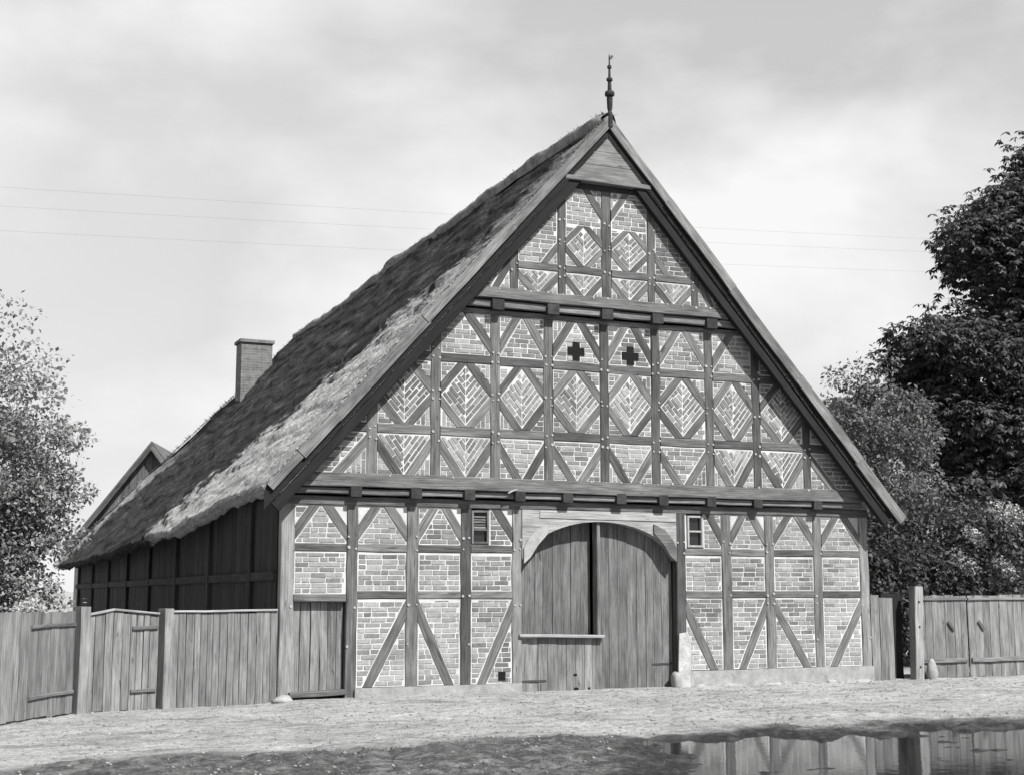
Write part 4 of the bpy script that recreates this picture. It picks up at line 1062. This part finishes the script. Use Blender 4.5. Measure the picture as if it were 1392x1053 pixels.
tree('chestnut_tree', 'big dark chestnut tree with drooping fingered leaves', (28, 13.5, GZ), (28, 13.5, 9.4), (6.8, 5.5, 8.4), 270, 1.0, 84, .215, M_leafR, .45, 30, seed=8, fans=5, elong=.42, droop=.15,
     extra=[((19.4, 12, 9.3), (1.9, 2.0, 1.1), 30), ((21.2, 12, 12.9), (1.6, 2, .9), 20), ((20.8, 12, 6.4), (3.0, 2, 2.4), 54), ((22.6, 12, 10.3), (2.2, 2, 2.8), 50), ((19.4, 12.5, 7.4), (1.6, 1.6, 1.6), 30), ((25.0, 12, 14.8), (1.8, 2, 2.0), 40), ((24.3, 12, 15.9), (1.5, 2, 1.6), 40), ((22.3, 12, 13.9), (1.3, 1.6, 1.1), 24)])
tree('lilac_bush', 'leafy grey-green bush rising above the right barge board', (13.2, 8.5, GZ), (13.1, 8.5, 5.2), (1.9, 1.7, 2.5), 120, .45, 130, .13, M_leafB, .10, 16, seed=12, cat='bush',
     extra=[((12.0, 8.2, 7.0), (.5, .5, .9), 6)])
us = thing('undergrowth', (11.5, 4.5, GZ), 'dense dark shrubbery behind the plank gates', 'shrub')
C, Rr = crown_clumps(260, (11.6, 4.6, 1.9), (4.4, 2.2, 2.1), .55, .3, .1, 21)
leaves('foliage', us, M_under, C, Rr, 120, .14)
C, Rr = crown_clumps(70, (8.3, 4.5, 1.5), (1.8, 2.5, 1.8), .5, .3, .1, 22); leaves('foliage', us, M_under, C, Rr, 110, .13)
link('stem', limb_mesh([([(11.5+i*.5-1.5, 4.6, GZ-.2), (11.5+i*.6-1.8, 4.6, 1), (11.5+i*.8-2.4, 4.5, 2.4)], .06, .015) for i in range(7)]), us, None, M_bark)
bs = thing('blossoming_shrub', (12.6, 3.6, GZ), 'flowering shrub with pale blossom clusters over the plank gate', 'shrub')
C, Rr = crown_clumps(60, (12.7, 3.8, 2.4), (1.6, .9, 1.5), .4, .3, .1, 41); leaves('foliage', bs, M_leafB, C, Rr, 110, .12)
BC = np.array([(12.2, 3.0, 3.65), (12.5, 3.0, 3.7), (12.85, 3.0, 3.55), (12.4, 2.95, 3.35), (13.45, 3.0, 3.6), (11.4, 3.0, 3.05), (11.55, 3.0, 2.95), (12.15, 2.9, 2.35), (12.4, 2.9, 2.2), (10.9, 2.9, 2.5), (11.2, 2.9, 2.3)])
BC = np.concatenate([BC, BC+np.array([.12, -.05, -.12])]); BR = np.tile(np.array([.17, .15, .15]), (len(BC), 1))
leaves('blossom', bs, M_blossom, BC, BR, 70, .06, .9)
link('stem', limb_mesh([([(12.6, 3.7, GZ-.2), (12.6+s, 3.7, 1.2), (12.7+s*2, 3.6, 2.8)], .05, .012) for s in (-.4, 0, .4)]), bs, None, M_bark)
for i, (x, y, z, rr) in enumerate(((-9.62, 4.2, 1.25, .30), (-10.4, 4.4, 1.25, .42))):
    w = thing('pale_shrub', (x, y, GZ), ('small rounded pale shrub between the yard gate and the barn eave', 'broader pale shrub under the loose-leaved tree')[i], 'shrub')
    C, Rr = crown_clumps(26, (x, y, z-.15), (rr, rr, .42), .14, .3, None, 50+i); leaves('foliage', w, M_blossom, C, Rr, 60, .06, .8)
    C, Rr = crown_clumps(30, (x, y, .45), (rr*.9, rr*.9, .5), .2, .3, None, 60+i); leaves('foliage', w, M_leafB, C, Rr, 60, .08)
    link('stem', limb_mesh([([(x, y, GZ-.1), (x+.03, y, .5), (x, y, 1.1)], .04, .015)]), w, None, M_bark)
# far hedge line closing the view behind the yard
for i, (x, y, rx, rz, lab) in enumerate(((-27, 30, 7, 3.4, 'hedge of rounded bushes far behind the pale tree'), (33, 24, 9, 4.5, 'tall hedge bushes far behind the chestnut'))):
    w = thing('far_hedge', (x, y, GZ), lab, 'hedge')
    C, Rr = crown_clumps(140, (x, y, 1.5), (rx, 1.6, rz), .8, .3, 0, 70+i); leaves('foliage', w, M_leafB, C, Rr, 60, .3)

# ------------------------------------------------------------------ small ground cover
def gh(x, y): h, m, s = ground_h(x, y); return h, m, s
n = 9000
px = -12.5+nrs.rand(n)*21; py = -13+nrs.rand(n)**.8*12.9; h, mud, sd = gh(px, py)
keep = (sd > .35) & (nrs.rand(n) < .35+.65*fbm(px*.9, py*.9, 3)**2*2.2); px, py, h = px[keep], py[keep], h[keep]; n = len(px)
s = .008+.026*nrs.rand(n)**3.5; O = np.array([(1, 0, 0), (0, 1, 0), (-1, 0, 0), (0, -1, 0), (0, 0, .6), (0, 0, -.5)])
OF = np.array([(0, 1, 4), (1, 2, 4), (2, 3, 4), (3, 0, 4), (1, 0, 5), (2, 1, 5), (3, 2, 5), (0, 3, 5)])
an = nrs.rand(n)*6.28; V = O[None]*(1+.5*nrs.randn(n, 6, 1)*.4)*s[:, None, None]*np.array([1.3, 1, 1]); ca, sa = np.cos(an)[:, None], np.sin(an)[:, None]
V = np.stack([V[..., 0]*ca-V[..., 1]*sa+px[:, None], V[..., 0]*sa+V[..., 1]*ca+py[:, None], V[..., 2]+h[:, None]+.002], -1)
F = (OF[None]+np.arange(n)[:, None, None]*6).reshape(-1, 3)
tag(link('gravel', fast_mesh('gravel', V.reshape(-1, 3), F), None, None, M_pebble), 'scattered small stones trodden into the yard', 'gravel', None, 'stuff')
n = 26000
px = -12.5+nrs.rand(n)*20; py = -13.2+nrs.rand(n)*13; h, mud, sd = gh(px, py)
edge = ((np.abs(py+.05-.0) < .12) & (px > -4.5) & (px < 9)) | ((py > -3.2) & (np.abs((px+6.05)*.16+.12+py*-1-0) < -1))
keep = ((mud > .3) & (sd > .05) & (nrs.rand(n) < np.clip(fbm(px*1.3, py*1.3, 3)*2.4-.95, 0, 1)*.7)) | (edge & (nrs.rand(n) < .25)); px, py, h = px[keep], py[keep], h[keep]
nb = 5; n = len(px)*nb; P = np.repeat(np.stack([px, py, h-.004], -1), nb, 0)+nrs.randn(n, 3)*np.array([.018, .018, 0])
D = norm(np.stack([nrs.randn(n)*.5, nrs.randn(n)*.5, .7+.5*nrs.rand(n)], -1)); V, F = straw_mesh(P, D, np.tile(np.array([.3, -.95, .1]), (n, 1))+nrs.randn(n, 3)*.4, .012+.030*nrs.rand(n), .004+.006*nrs.rand(n))
me = fast_mesh('grass', V, F); tone_attr(me, nrs.rand(n)); tag(link('grass', me, None, None, M_grass), 'short trampled grass in the muddy foreground', 'grass', None, 'stuff')
